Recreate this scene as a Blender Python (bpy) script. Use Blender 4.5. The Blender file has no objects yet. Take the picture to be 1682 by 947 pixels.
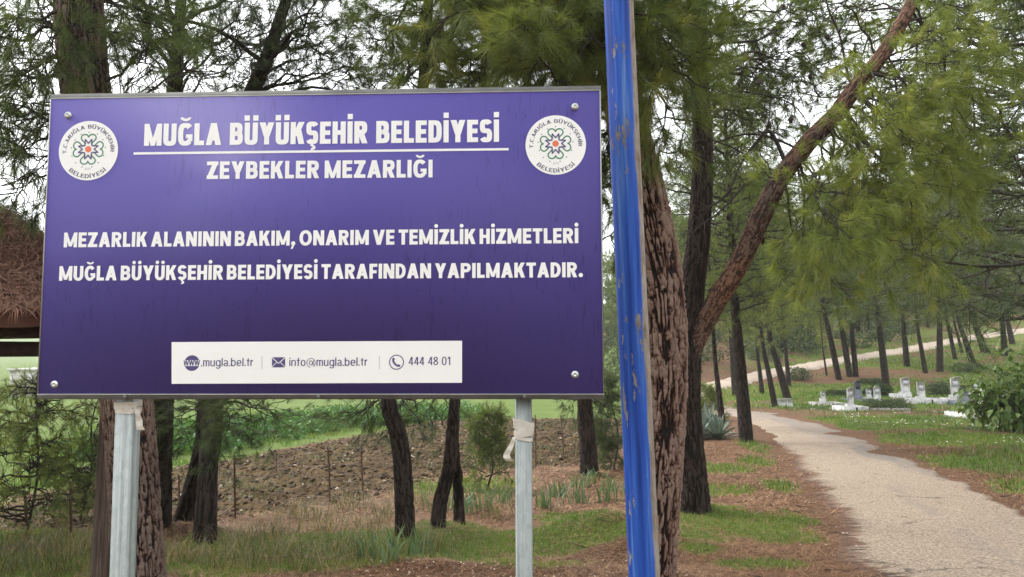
import bpy, math, random
import numpy as np
from mathutils import Vector, Matrix

random.seed(7)
RNG = np.random.default_rng(11)
sc = bpy.context.scene
COL = sc.collection
R = math.radians

# ------------------------------------------------------------------ camera, sky, sun, exposure
PITCH = R(4.5)
FPX, CX, CY = 1280.0, 841.0, 473.5          # focal length and centre, in pixels of the photograph
EYE = np.array([0.0, 0.0, 1.6])
cam_d = bpy.data.cameras.new('camera')
cam_d.sensor_width = 36.0
cam_d.lens = 36.0 * FPX / 1682.0
cam_d.clip_start = 0.1
cam_d.clip_end = 6000.0
cam = bpy.data.objects.new('camera', cam_d)
cam.location = EYE
cam.rotation_euler = (R(90) + PITCH, 0, 0)
COL.objects.link(cam)
sc.camera = cam

SUN_EL, SUN_AZ = R(48), R(-60)              # azimuth from +Y towards +X
world = bpy.data.worlds.new('World')
sc.world = world
world.use_nodes = True
wn, wl = world.node_tree.nodes, world.node_tree.links
wn.clear()
sky = wn.new('ShaderNodeTexSky')
sky.sky_type = 'NISHITA'
sky.sun_disc = False
sky.sun_elevation = SUN_EL
sky.sun_rotation = SUN_AZ
sky.dust_density = 5.0
sky.air_density = 1.5
hs = wn.new('ShaderNodeHueSaturation')
hs.inputs['Saturation'].default_value = 0.10
hs.inputs['Value'].default_value = 1.0
mixw = wn.new('ShaderNodeMix')
mixw.data_type = 'RGBA'
mixw.inputs[0].default_value = 0.55
mixw.inputs[7].default_value = (9.6, 9.9, 10.3, 1)       # the cloud layer
bg = wn.new('ShaderNodeBackground')
bg.inputs[1].default_value = 0.115
wo = wn.new('ShaderNodeOutputWorld')
wl.new(sky.outputs[0], hs.inputs['Color'])
wl.new(hs.outputs[0], mixw.inputs[6])
wl.new(mixw.outputs[2], bg.inputs[0])
wl.new(bg.outputs[0], wo.inputs[0])

sun_d = bpy.data.lights.new('sun', 'SUN')
sun_d.energy = 1.2
sun_d.angle = R(25)
sun_d.color = (1.0, 0.96, 0.90)
sun = bpy.data.objects.new('sun', sun_d)
sun.location = (-20, 10, 40)
dirv = Vector((math.sin(SUN_AZ) * math.cos(SUN_EL), math.cos(SUN_AZ) * math.cos(SUN_EL), math.sin(SUN_EL)))
sun.rotation_euler = dirv.to_track_quat('Z', 'Y').to_euler()
COL.objects.link(sun)

sc.view_settings.view_transform = 'Standard'
sc.view_settings.look = 'None'
sc.view_settings.exposure = 1.65
sc.view_settings.gamma = 1.0
sc.view_settings.use_curve_mapping = False
sc.render.engine = 'CYCLES'
sc.cycles.max_bounces = 8
sc.cycles.diffuse_bounces = 5
sc.cycles.glossy_bounces = 2
sc.cycles.transmission_bounces = 4
sc.cycles.transparent_max_bounces = 4
sc.cycles.use_denoising = True
sc.cycles.denoising_prefilter = 'NONE'
sc.cycles.adaptive_threshold = 0.006

HAZE = 0.0006
sc.cycles.volume_bounces = 1

# ------------------------------------------------------------------ noise
def _hash(i, j, seed):
    with np.errstate(over='ignore'):
        n = (i.astype(np.int64) * 374761393 + j.astype(np.int64) * 668265263 + seed * 974634773) & 0xffffffff
        n = ((n ^ (n >> 13)) * 1274126177) & 0xffffffff
        n = n ^ (n >> 16)
    return (n & 0xffffff) / float(0xffffff)

def vnoise(x, y, seed=0):
    x = np.asarray(x, float); y = np.asarray(y, float)
    i = np.floor(x); j = np.floor(y)
    fx = x - i; fy = y - j
    fx = fx * fx * (3 - 2 * fx); fy = fy * fy * (3 - 2 * fy)
    i = i.astype(np.int64); j = j.astype(np.int64)
    a = _hash(i, j, seed); b = _hash(i + 1, j, seed); c = _hash(i, j + 1, seed); d = _hash(i + 1, j + 1, seed)
    return (a * (1 - fx) + b * fx) * (1 - fy) + (c * (1 - fx) + d * fx) * fy

def fbm(x, y, seed=0, octaves=4):
    s, a, t = 0.0, 1.0, 0.0
    x = np.asarray(x, float); y = np.asarray(y, float)
    for k in range(octaves):
        s = s + a * vnoise(x, y, seed + 17 * k)
        t += a; a *= 0.5; x = x * 2.03 + 5.1; y = y * 2.03 + 1.7
    return s / t

def pfbm(x, y, seed, per, octaves=4):
    """noise that repeats in x after per cells"""
    s, a, t = 0.0, 1.0, 0.0
    x = np.asarray(x, float); y = np.asarray(y, float)
    for k in range(octaves):
        i = np.floor(x); j = np.floor(y); fx = x - i; fy = y - j
        fx = fx * fx * (3 - 2 * fx); fy = fy * fy * (3 - 2 * fy)
        i = i.astype(np.int64); j = j.astype(np.int64); i0 = i % per; i1 = (i + 1) % per; sd = seed + 31 * k
        n = (_hash(i0, j, sd) * (1 - fx) + _hash(i1, j, sd) * fx) * (1 - fy) + (_hash(i0, j + 1, sd) * (1 - fx) + _hash(i1, j + 1, sd) * fx) * fy
        s = s + a * n; t += a; a *= 0.5; x = x * 2; y = y * 2; per = per * 2
    return s / t

def worley(x, y, seed=0, period=None):
    i = np.floor(x).astype(np.int64); j = np.floor(y).astype(np.int64)
    f1 = np.full(x.shape, 9.0); f2 = np.full(x.shape, 9.0)
    for di in (-1, 0, 1):
        for dj in (-1, 0, 1):
            ii = i + di; jj = j + dj
            hi = ii % period if period else ii
            px = ii + 0.1 + 0.8 * _hash(hi, jj, seed); py = jj + 0.1 + 0.8 * _hash(hi, jj, seed + 5)
            d = np.hypot(px - x, py - y)
            f2 = np.where(d < f1, f1, np.minimum(f2, d)); f1 = np.minimum(f1, d)
    return f1, f2

def smooth(a, b, x):
    t = np.clip((np.asarray(x, float) - a) / (b - a), 0, 1)
    return t * t * (3 - 2 * t)

# ------------------------------------------------------------------ terrain height and the photograph's rays
def h0(x, y):
    x = np.asarray(x, float); y = np.asarray(y, float)
    yy = np.maximum(y, -8.0)
    z = -1.30 * (1 - np.exp(-yy / 22.0))
    side = smooth(0.0, 12.0, x - 0.12 * (y - 40))
    t = np.maximum(y - 46.0, 0.0)
    rise = 0.135 * (np.sqrt(t * t + 16.0) - 4.0)
    rise = rise + 0.06 * np.maximum(y - 85.0, 0.0)
    rise = np.minimum(rise, 30 + 0.02 * rise)
    z = z + side * rise
    r = np.hypot(x, y)
    z = z + smooth(250, 900, r) * 55 * (0.35 + fbm(x / 260.0, y / 260.0, 3, 3))
    return z

def ray(px, py):
    a = (px - CX) / FPX; b = (CY - py) / FPX
    c, s = math.cos(PITCH), math.sin(PITCH)
    d = np.array([a, c - b * s, s + b * c])
    return d

def at(px, py, Y):
    """the point on the photograph's ray whose distance forward is Y"""
    d = ray(px, py)
    return EYE + d * (Y / d[1])

def ground(px, py, hf=h0):
    d = ray(px, py)
    lo, t = 1.0, 1.0
    prev = t
    while t < 900:
        p = EYE + d * t
        if p[2] < float(hf(p[0], p[1])):
            a, b = prev, t
            for _ in range(30):
                m = 0.5 * (a + b); p = EYE + d * m
                if p[2] < float(hf(p[0], p[1])): b = m
                else: a = m
            p = EYE + d * b
            return np.array([p[0], p[1], float(hf(p[0], p[1]))])
        prev = t
        t *= 1.02
    return EYE + d * 900

def catmull(pts, n):
    P = np.array(pts, float)
    P = np.vstack([2 * P[0] - P[1], P, 2 * P[-1] - P[-2]])
    out = []
    segs = len(P) - 3
    for k in np.linspace(0, segs, n):
        i = min(int(k), segs - 1); t = k - i
        a, b, c, d = P[i:i + 4]
        out.append(0.5 * ((2 * b) + (c - a) * t + (2 * a - 5 * b + 4 * c - d) * t * t + (3 * b - 3 * c + d - a) * t ** 3))
    return np.array(out)

def poly_mask(x, y, poly, soft):
    """about 1 inside, 0 outside, soft over a width"""
    x = np.asarray(x, float); y = np.asarray(y, float)
    inside = np.zeros(x.shape, bool); dist = np.full(x.shape, 1e9)
    n = len(poly)
    for k in range(n):
        x0, y0 = poly[k][0], poly[k][1]; x1, y1 = poly[(k + 1) % n][0], poly[(k + 1) % n][1]
        dx, dy = x1 - x0, y1 - y0
        L = dx * dx + dy * dy + 1e-9
        t = np.clip(((x - x0) * dx + (y - y0) * dy) / L, 0, 1)
        dist = np.minimum(dist, np.hypot(x - x0 - t * dx, y - y0 - t * dy))
        cond = ((y0 > y) != (y1 > y))
        xi = x0 + (y - y0) / (dy if abs(dy) > 1e-9 else 1e-9) * dx
        inside ^= cond & (x < xi)
    sd = np.where(inside, dist, -dist)
    return smooth(-soft, soft, sd)

# ------------------------------------------------------------------ mesh building
class MB:
    """collects vertices, triangles and quads, with one float per vertex, and makes ONE mesh"""
    def __init__(s):
        s.v, s.t, s.q, s.a, s.tm, s.qm, s.n = [], [], [], [], [], [], 0
    def add(s, v, tris=None, quads=None, var=None, mat=0):
        v = np.asarray(v, np.float32).reshape(-1, 3)
        if tris is not None and len(tris):
            tris = np.asarray(tris, np.int64).reshape(-1, 3); s.t.append(tris + s.n); s.tm.append(np.full(len(tris), mat, np.int32))
        if quads is not None and len(quads):
            quads = np.asarray(quads, np.int64).reshape(-1, 4); s.q.append(quads + s.n); s.qm.append(np.full(len(quads), mat, np.int32))
        a = np.full(len(v), 0.5, np.float32) if var is None else np.broadcast_to(np.asarray(var, np.float32), (len(v),))
        s.v.append(v); s.a.append(a); s.n += len(v)
        return s
    def box(s, c, half, rot=None, var=None, mat=0):
        c = np.asarray(c, float); hx, hy, hz = half
        v = np.array([[x, y, z] for x in (-hx, hx) for y in (-hy, hy) for z in (-hz, hz)])
        if rot is not None: v = v @ np.asarray(rot).T
        q = [[0, 1, 3, 2], [4, 6, 7, 5], [0, 4, 5, 1], [2, 3, 7, 6], [0, 2, 6, 4], [1, 5, 7, 3]]
        return s.add(v + c, quads=q, var=var, mat=mat)
    def tube(s, path, radii, n=8, cap=True, var=None, mat=0, twist=0.0):
        v, q, t = tube_arrays(path, radii, n, cap)
        return s.add(v, tris=t, quads=q, var=var, mat=mat)
    def mesh(s, name, smooth_shade=False):
        me = bpy.data.meshes.new(name)
        v = np.concatenate(s.v); a = np.concatenate(s.a)
        t = np.concatenate(s.t) if s.t else np.zeros((0, 3), np.int64)
        q = np.concatenate(s.q) if s.q else np.zeros((0, 4), np.int64)
        me.vertices.add(len(v)); me.vertices.foreach_set('co', v.ravel())
        me.loops.add(t.size + q.size)
        me.loops.foreach_set('vertex_index', np.concatenate([t.ravel(), q.ravel()]).astype(np.int32))
        me.polygons.add(len(t) + len(q))
        st = np.concatenate([np.arange(len(t)) * 3, len(t) * 3 + np.arange(len(q)) * 4]).astype(np.int32)
        me.polygons.foreach_set('loop_start', st)
        mi = np.concatenate(s.tm + s.qm) if (s.tm or s.qm) else np.zeros(0, np.int32)
        me.polygons.foreach_set('material_index', mi.astype(np.int32))
        if smooth_shade: me.polygons.foreach_set('use_smooth', np.ones(len(mi), bool))
        at_ = me.attributes.new('var', 'FLOAT', 'POINT'); at_.data.foreach_set('value', a.astype(np.float32))
        me.update(calc_edges=True)
        me.validate()
        return me
    def build(s, name, mats, parent=None, smooth_shade=False):
        me = s.mesh(name, smooth_shade)
        for m in (mats if isinstance(mats, (list, tuple)) else [mats]): me.materials.append(m)
        o = bpy.data.objects.new(name, me); COL.objects.link(o)
        if parent is not None: put(o, parent)
        return o

def put(o, parent):
    """parent o without moving it"""
    o.parent = parent
    o.matrix_parent_inverse = Matrix.Translation(parent.location).inverted() if parent.type == 'EMPTY' and parent.parent is None else Matrix()

def tube_arrays(path, radii, n=8, cap=True):
    P = np.asarray(path, float); m = len(P)
    rad = np.broadcast_to(np.asarray(radii, float), (m,))
    T = np.gradient(P, axis=0); T /= np.linalg.norm(T, axis=1)[:, None] + 1e-12
    up = np.array([0, 0, 1.0]) if abs(T[0][2]) < 0.8 else np.array([0, 1.0, 0])
    u = np.cross(T[0], up); u /= np.linalg.norm(u)
    U = np.zeros((m, 3)); U[0] = u
    for k in range(1, m):
        u = u - T[k] * np.dot(u, T[k]); u /= np.linalg.norm(u) + 1e-12; U[k] = u
    V = np.cross(T, U)
    ang = np.arange(n) * 2 * math.pi / n
    v = P[:, None, :] + rad[:, None, None] * (np.cos(ang)[None, :, None] * U[:, None, :] + np.sin(ang)[None, :, None] * V[:, None, :])
    v = v.reshape(-1, 3)
    k = np.arange(m - 1)[:, None] * n; j = np.arange(n)[None, :]; j2 = (j + 1) % n
    q = np.stack([k + j, k + j2, k + n + j2, k + n + j], -1).reshape(-1, 4)
    t = None
    if cap:
        c0, c1 = len(v), len(v) + 1
        v = np.vstack([v, P[0], P[-1]])
        jj = np.arange(n); jn = (jj + 1) % n
        t = np.vstack([np.stack([np.full(n, c0), jn, jj], -1), np.stack([np.full(n, c1), (m - 1) * n + jj, (m - 1) * n + jn], -1)])
    return v, q, t

def tag(o, label=None, cat=None, group=None, kind=None):
    if label: o['label'] = label
    if cat: o['category'] = cat
    if group: o['group'] = group
    if kind: o['kind'] = kind
    return o

def thing(name, loc, label, cat, group=None):
    o = bpy.data.objects.new(name, None); COL.objects.link(o)
    o.location = Vector([float(c) for c in loc]); o.empty_display_size = 0.2
    return tag(o, label, cat, group)

# ------------------------------------------------------------------ materials
def mat(name):
    m = bpy.data.materials.new(name); m.use_nodes = True
    nt = m.node_tree
    return m, nt, nt.nodes, nt.links, nt.nodes['Principled BSDF']

def ramp(N, stops, interp='LINEAR'):
    r = N.new('ShaderNodeValToRGB'); r.color_ramp.interpolation = interp
    el = r.color_ramp.elements
    while len(el) < len(stops): el.new(0.5)
    for e, (p, c) in zip(el, stops):
        e.position = p; e.color = (*c, 1) if len(c) == 3 else c
    return r

def noise_node(N, L, scale, detail=4, rough=0.55, vec=None, dim='3D'):
    n = N.new('ShaderNodeTexNoise'); n.noise_dimensions = dim
    n.inputs['Scale'].default_value = scale; n.inputs['Detail'].default_value = detail; n.inputs['Roughness'].default_value = rough
    if vec is not None: L.new(vec, n.inputs['Vector'])
    return n

def mapping(N, L, scale, coord='Object', loc=(0, 0, 0)):
    tc = N.new('ShaderNodeTexCoord'); mp = N.new('ShaderNodeMapping')
    mp.inputs['Scale'].default_value = scale; mp.inputs['Location'].default_value = loc
    L.new(tc.outputs[coord], mp.inputs['Vector'])
    return mp.outputs[0]

def bump(N, L, h, dist, strength, P):
    b = N.new('ShaderNodeBump'); b.inputs['Distance'].default_value = dist; b.inputs['Strength'].default_value = strength
    L.new(h, b.inputs['Height']); L.new(b.outputs[0], P.inputs['Normal'])
    return b

def mixc(N, L, f, a, b, mode='MIX'):
    m = N.new('ShaderNodeMix'); m.data_type = 'RGBA'; m.blend_type = mode
    for sock, val in ((m.inputs[0], f), (m.inputs[6], a), (m.inputs[7], b)):
        if hasattr(val, 'is_linked'): L.new(val, sock)
        elif isinstance(val, (int, float)): sock.default_value = val
        else: sock.default_value = (*val, 1)
    return m.outputs[2]

def math_node(N, L, op, a, b=None, clamp=False):
    m = N.new('ShaderNodeMath'); m.operation = op; m.use_clamp = clamp
    for sock, val in ((m.inputs[0], a), (m.inputs[1], b)):
        if val is None: continue
        if hasattr(val, 'is_linked'): L.new(val, sock)
        else: sock.default_value = val
    return m.outputs[0]

def attr(N, name):
    a = N.new('ShaderNodeAttribute'); a.attribute_name = name
    return a

def make_bark(name, plate, furrow, scale=1.0, zs=0.22, bumpd=0.02, use_attr=False, lich=None, lichf=0.55):
    m, nt, N, L, P = mat(name)
    v = mapping(N, L, (scale, scale, scale * zs))
    nz = noise_node(N, L, 5.0, 3, 0.6, v)
    warp = N.new('ShaderNodeVectorMath'); warp.operation = 'MULTIPLY_ADD'
    L.new(nz.outputs['Color'], warp.inputs[0]); warp.inputs[1].default_value = (0.12, 0.12, 0.12); L.new(v, warp.inputs[2])
    vo = N.new('ShaderNodeTexVoronoi'); vo.feature = 'DISTANCE_TO_EDGE'; vo.inputs['Scale'].default_value = 17.0
    L.new(warp.outputs[0], vo.inputs['Vector'])
    if use_attr:
        f = attr(N, 'var').outputs['Fac']
        fr = ramp(N, [(0.30, (0, 0, 0)), (0.72, (1, 1, 1))]); L.new(f, fr.inputs[0])
        fr0 = ramp(N, [(0.05, (0, 0, 0)), (0.38, (1, 1, 1))]); L.new(f, fr0.inputs[0])
    else:
        fr = ramp(N, [(0.02, (0, 0, 0)), (0.28, (1, 1, 1))]); L.new(vo.outputs['Distance'], fr.inputs[0])
    n2 = noise_node(N, L, 26.0, 5, 0.65, mapping(N, L, (1, 1, 0.45)))
    pr = ramp(N, [(0.25, tuple(c * 0.62 for c in plate)), (0.5, plate), (0.75, tuple(min(1, c * 1.45) for c in plate))])
    L.new(n2.outputs['Fac'], pr.inputs[0])
    base = pr.outputs[0]
    n3 = noise_node(N, L, 1.7, 3, 0.6, mapping(N, L, (1, 1, 0.5)))
    r3 = ramp(N, [(0.42, (0, 0, 0)), (0.66, (1, 1, 1))]); L.new(n3.outputs['Fac'], r3.inputs[0])
    base = mixc(N, L, math_node(N, L, 'MULTIPLY', r3.outputs[0], lichf), base, lich or tuple(c * 0.55 for c in plate))
    if use_attr:
        inner = (plate[0] * .50, plate[1] * .33, plate[2] * .28)
        base = mixc(N, L, fr.outputs[0], mixc(N, L, fr0.outputs[0], furrow, inner), base)
        L.new(base, P.inputs['Base Color'])
    else:
        L.new(mixc(N, L, fr.outputs[0], furrow, base), P.inputs['Base Color'])
    P.inputs['Roughness'].default_value = 0.9
    P.inputs['Specular IOR Level'].default_value = 0.2
    hgt = math_node(N, L, 'ADD', math_node(N, L, 'MULTIPLY', n2.outputs['Fac'], 0.35), 0.0 if use_attr else fr.outputs[0])
    bump(N, L, hgt, bumpd, 0.9, P)
    return m

M = {}
M['bark_near'] = make_bark('bark_near', (0.205, 0.138, 0.108), (0.014, 0.010, 0.009), use_attr=True, bumpd=0.012, lich=(0.16, 0.115, 0.095))
M['bark_brown'] = make_bark('bark_brown', (0.165, 0.118, 0.095), (0.012, 0.010, 0.009), use_attr=True, bumpd=0.012, lich=(0.095, 0.078, 0.066))
M['bark_dark'] = make_bark('bark_dark', (0.040, 0.029, 0.024), (0.009, 0.008, 0.007), use_attr=True, bumpd=0.012, lich=(0.032, 0.028, 0.025))
M['bark_far'] = make_bark('bark_far', (0.050, 0.034, 0.027), (0.010, 0.008, 0.007), scale=0.8, bumpd=0.03)
M['bark_grey'] = make_bark('bark_grey', (0.12, 0.095, 0.085), (0.03, 0.026, 0.024), scale=1.2, zs=0.5, bumpd=0.012)
M['bark_limb'] = make_bark('bark_limb', (0.165, 0.092, 0.060), (0.035, 0.024, 0.02), use_attr=True, bumpd=0.012, lich=(0.10, 0.085, 0.075), lichf=0.9)
M['twig'] = make_bark('twig', (0.075, 0.06, 0.05), (0.03, 0.025, 0.022), scale=2.5, zs=1.0, bumpd=0.004)

def make_leaf(name, stops, trans=0.35, rough=0.55):
    m, nt, N, L, P = mat(name)
    oi = N.new('ShaderNodeObjectInfo')
    a = attr(N, 'var')
    f = math_node(N, L, 'ADD', a.outputs['Fac'], math_node(N, L, 'MULTIPLY', math_node(N, L, 'SUBTRACT', oi.outputs['Random'], 0.5), 0.25))
    r = ramp(N, stops); L.new(f, r.inputs[0])
    L.new(r.outputs[0], P.inputs['Base Color'])
    P.inputs['Roughness'].default_value = rough
    P.inputs['Specular IOR Level'].default_value = 0.3
    tr = N.new('ShaderNodeBsdfTranslucent'); L.new(mixc(N, L, 1.0, r.outputs[0], (1.5, 1.45, 0.8), 'MULTIPLY'), tr.inputs[0])
    mx = N.new('ShaderNodeMixShader'); mx.inputs[0].default_value = trans
    L.new(P.outputs[0], mx.inputs[1]); L.new(tr.outputs[0], mx.inputs[2])
    L.new(mx.outputs[0], N['Material Output'].inputs[0])
    return m

M['needle'] = make_leaf('needle', [(0.0, (0.048, 0.066, 0.032)), (0.4, (0.092, 0.128, 0.042)), (0.75, (0.155, 0.185, 0.052)), (1.0, (0.25, 0.23, 0.07))], 0.45)
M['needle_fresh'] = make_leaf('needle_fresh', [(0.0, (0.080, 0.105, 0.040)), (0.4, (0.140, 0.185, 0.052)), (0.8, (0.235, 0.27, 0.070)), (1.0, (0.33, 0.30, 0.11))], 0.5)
M['needle_dark'] = make_leaf('needle_dark', [(0.0, (0.036, 0.052, 0.030)), (0.5, (0.070, 0.098, 0.042)), (1.0, (0.125, 0.15, 0.056))])
M['grass'] = make_leaf('grass', [(0.0, (0.055, 0.10, 0.018)), (0.45, (0.10, 0.178, 0.028)), (0.8, (0.16, 0.225, 0.04)), (1.0, (0.31, 0.25, 0.10))], 0.3)
M['dry_grass'] = make_leaf('dry_grass', [(0.0, (0.045, 0.07, 0.025)), (0.45, (0.09, 0.105, 0.042)), (0.75, (0.20, 0.16, 0.08)), (1.0, (0.34, 0.26, 0.15))], 0.25)
M['weed'] = make_leaf('weed', [(0.0, (0.035, 0.085, 0.022)), (0.5, (0.06, 0.14, 0.035)), (1.0, (0.11, 0.19, 0.05))], 0.3)
M['iris'] = make_leaf('iris', [(0.0, (0.07, 0.12, 0.06)), (1.0, (0.13, 0.19, 0.09))], 0.25, 0.45)
M['agave'] = make_leaf('agave', [(0.0, (0.10, 0.14, 0.12)), (1.0, (0.22, 0.27, 0.24))], 0.1, 0.5)
M['broadleaf'] = make_leaf('broadleaf', [(0.0, (0.035, 0.075, 0.02)), (0.5, (0.085, 0.15, 0.035)), (1.0, (0.20, 0.27, 0.085))], 0.3, 0.4)
M['bush'] = make_leaf('bush', [(0.0, (0.03, 0.05, 0.022)), (0.5, (0.055, 0.085, 0.03)), (1.0, (0.10, 0.13, 0.05))], 0.25)
M['litter'] = make_leaf('litter', [(0.0, (0.055, 0.024, 0.013)), (0.5, (0.16, 0.074, 0.036)), (1.0, (0.34, 0.20, 0.105))], 0.05, 0.7)
M['chips'] = make_leaf('chips', [(0.0, (0.10, 0.045, 0.025)), (0.6, (0.25, 0.13, 0.08)), (1.0, (0.62, 0.50, 0.38))], 0.0, 0.8)
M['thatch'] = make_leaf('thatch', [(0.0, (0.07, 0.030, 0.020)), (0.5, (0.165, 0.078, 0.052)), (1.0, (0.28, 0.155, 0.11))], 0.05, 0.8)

def simple(name, col, rough=0.6, metal=0.0, nscale=None, namp=0.25, bumpd=None, spec=0.4):
    m, nt, N, L, P = mat(name)
    if nscale:
        n = noise_node(N, L, nscale, 5, 0.6, mapping(N, L, (1, 1, 1)))
        r = ramp(N, [(0.25, tuple(c * (1 - namp) for c in col)), (0.75, tuple(min(1, c * (1 + namp)) for c in col))])
        L.new(n.outputs['Fac'], r.inputs[0]); L.new(r.outputs[0], P.inputs['Base Color'])
        if bumpd: bump(N, L, n.outputs['Fac'], bumpd, 0.6, P)
    else:
        P.inputs['Base Color'].default_value = (*col, 1)
    P.inputs['Roughness'].default_value = rough; P.inputs['Metallic'].default_value = metal
    P.inputs['Specular IOR Level'].default_value = spec
    return m

M['frame_light'] = simple('frame_light', (0.32, 0.32, 0.31), 0.5, 0.2, 12, 0.2)
M['white_print'] = simple('white_print', (0.88, 0.875, 0.87), 0.35, nscale=3.0, namp=0.03)
M['purple_print'] = simple('purple_print', (0.085, 0.07, 0.20), 0.4)
M['grey_print'] = simple('grey_print', (0.45, 0.45, 0.48), 0.5)
M['letter_dark'] = simple('letter_dark', (0.085, 0.08, 0.15), 0.5)
M['green_print'] = simple('green_print', (0.05, 0.22, 0.12), 0.5)
M['red_print'] = simple('red_print', (0.75, 0.18, 0.09), 0.5)
M['screw'] = simple('screw', (0.55, 0.56, 0.55), 0.4, 0.7, 40, 0.3)
M['tape'] = simple('tape', (0.62, 0.58, 0.52), 0.45, 0, 30, 0.2)
M['marble'] = simple('marble', (0.46, 0.455, 0.44), 0.5, 0, 5.0, 0.5)
M['marble_dirty'] = simple('marble_dirty', (0.34, 0.325, 0.30), 0.65, 0, 6.0, 0.5)
M['grey_stone'] = simple('grey_stone', (0.13, 0.14, 0.17), 0.5, 0, 6.0, 0.3)
M['dark_gap'] = simple('dark_gap', (0.03, 0.028, 0.026), 0.8)
M['rock'] = simple('rock', (0.38, 0.32, 0.25), 0.85, 0, 9.0, 0.35, 0.02)
M['concrete'] = simple('concrete', (0.42, 0.41, 0.39), 0.85, 0, 2.5, 0.2)
M['rebar'] = simple('rebar', (0.10, 0.055, 0.038), 0.8, 0.2, 60, 0.4)
M['cone'] = simple('cone', (0.045, 0.03, 0.022), 0.8, 0, 60, 0.5, 0.004)
M['beam_wood'] = simple('beam_wood', (0.055, 0.035, 0.026), 0.85, 0, 14, 0.4, 0.01)

def make_wood():
    m, nt, N, L, P = mat('weathered_wood')
    n = noise_node(N, L, 14, 6, 0.65, mapping(N, L, (3.0, 3.0, 0.12)))
    r = ramp(N, [(0.34, (0.030, 0.019, 0.014)), (0.5, (0.085, 0.056, 0.042)), (0.68, (0.18, 0.135, 0.105))])
    L.new(n.outputs['Fac'], r.inputs[0]); L.new(r.outputs[0], P.inputs['Base Color'])
    P.inputs['Roughness'].default_value = 0.85
    bump(N, L, n.outputs['Fac'], 0.01, 0.8, P)
    return m
M['wood'] = make_wood()

def make_galv():
    m, nt, N, L, P = mat('galvanised_steel')
    v = N.new('ShaderNodeTexVoronoi'); v.inputs['Scale'].default_value = 70; L.new(mapping(N, L, (1, 1, 0.5)), v.inputs['Vector'])
    n = noise_node(N, L, 22, 4, 0.6, mapping(N, L, (3, 3, 0.04)))
    r = ramp(N, [(0.0, (0.26, 0.29, 0.285)), (1.0, (0.34, 0.365, 0.36))]); L.new(v.outputs['Color'], r.inputs[0])
    r2 = ramp(N, [(0.36, (0.66, 0.66, 0.64)), (0.52, (1, 1, 1)), (0.68, (1.15, 1.15, 1.15))]); L.new(n.outputs['Fac'], r2.inputs[0])
    L.new(mixc(N, L, 1.0, r.outputs[0], r2.outputs[0], 'MULTIPLY'), P.inputs['Base Color'])
    P.inputs['Metallic'].default_value = 0.4; P.inputs['Roughness'].default_value = 0.5
    bump(N, L, n.outputs['Fac'], 0.001, 0.3, P)
    return m
M['galv'] = make_galv()
M['frame_steel'] = simple('frame_steel', (0.14, 0.14, 0.132), 0.6, 0.2, 12, 0.3)

def make_panel():
    m, nt, N, L, P = mat('sign_vinyl')
    # fine vertical rain streaks and beads on the printed sheet
    n1 = noise_node(N, L, 85, 3, 0.65, mapping(N, L, (1.0, 1.0, 0.16)))
    n2 = noise_node(N, L, 2.2, 3, 0.6, mapping(N, L, (1.0, 1.0, 0.6)))
    r1 = ramp(N, [(0.57, (0, 0, 0)), (0.66, (1, 1, 1))]); L.new(n1.outputs['Fac'], r1.inputs[0])
    r2 = ramp(N, [(0.42, (0, 0, 0)), (0.62, (1, 1, 1))]); L.new(n2.outputs['Fac'], r2.inputs[0])
    wet = math_node(N, L, 'MULTIPLY', r1.outputs[0], r2.outputs[0])
    L.new(mixc(N, L, math_node(N, L, 'MULTIPLY', wet, 0.75), (0.084, 0.066, 0.262), (0.052, 0.042, 0.165)), P.inputs['Base Color'])
    P.inputs['Roughness'].default_value = 0.34
    P.inputs['Specular IOR Level'].default_value = 0.12
    vo = N.new('ShaderNodeTexVoronoi'); vo.inputs['Scale'].default_value = 95; L.new(mapping(N, L, (1, 1, 0.8)), vo.inputs['Vector'])
    rb = ramp(N, [(0.0, (1, 1, 1)), (0.16, (0, 0, 0))]); L.new(vo.outputs['Distance'], rb.inputs[0])
    hb = math_node(N, L, 'MULTIPLY', rb.outputs[0], r2.outputs[0])
    bump(N, L, math_node(N, L, 'ADD', hb, math_node(N, L, 'MULTIPLY', n2.outputs['Fac'], 0.5)), 0.0015, 0.5, P)
    return m
M['panel'] = make_panel()

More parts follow.
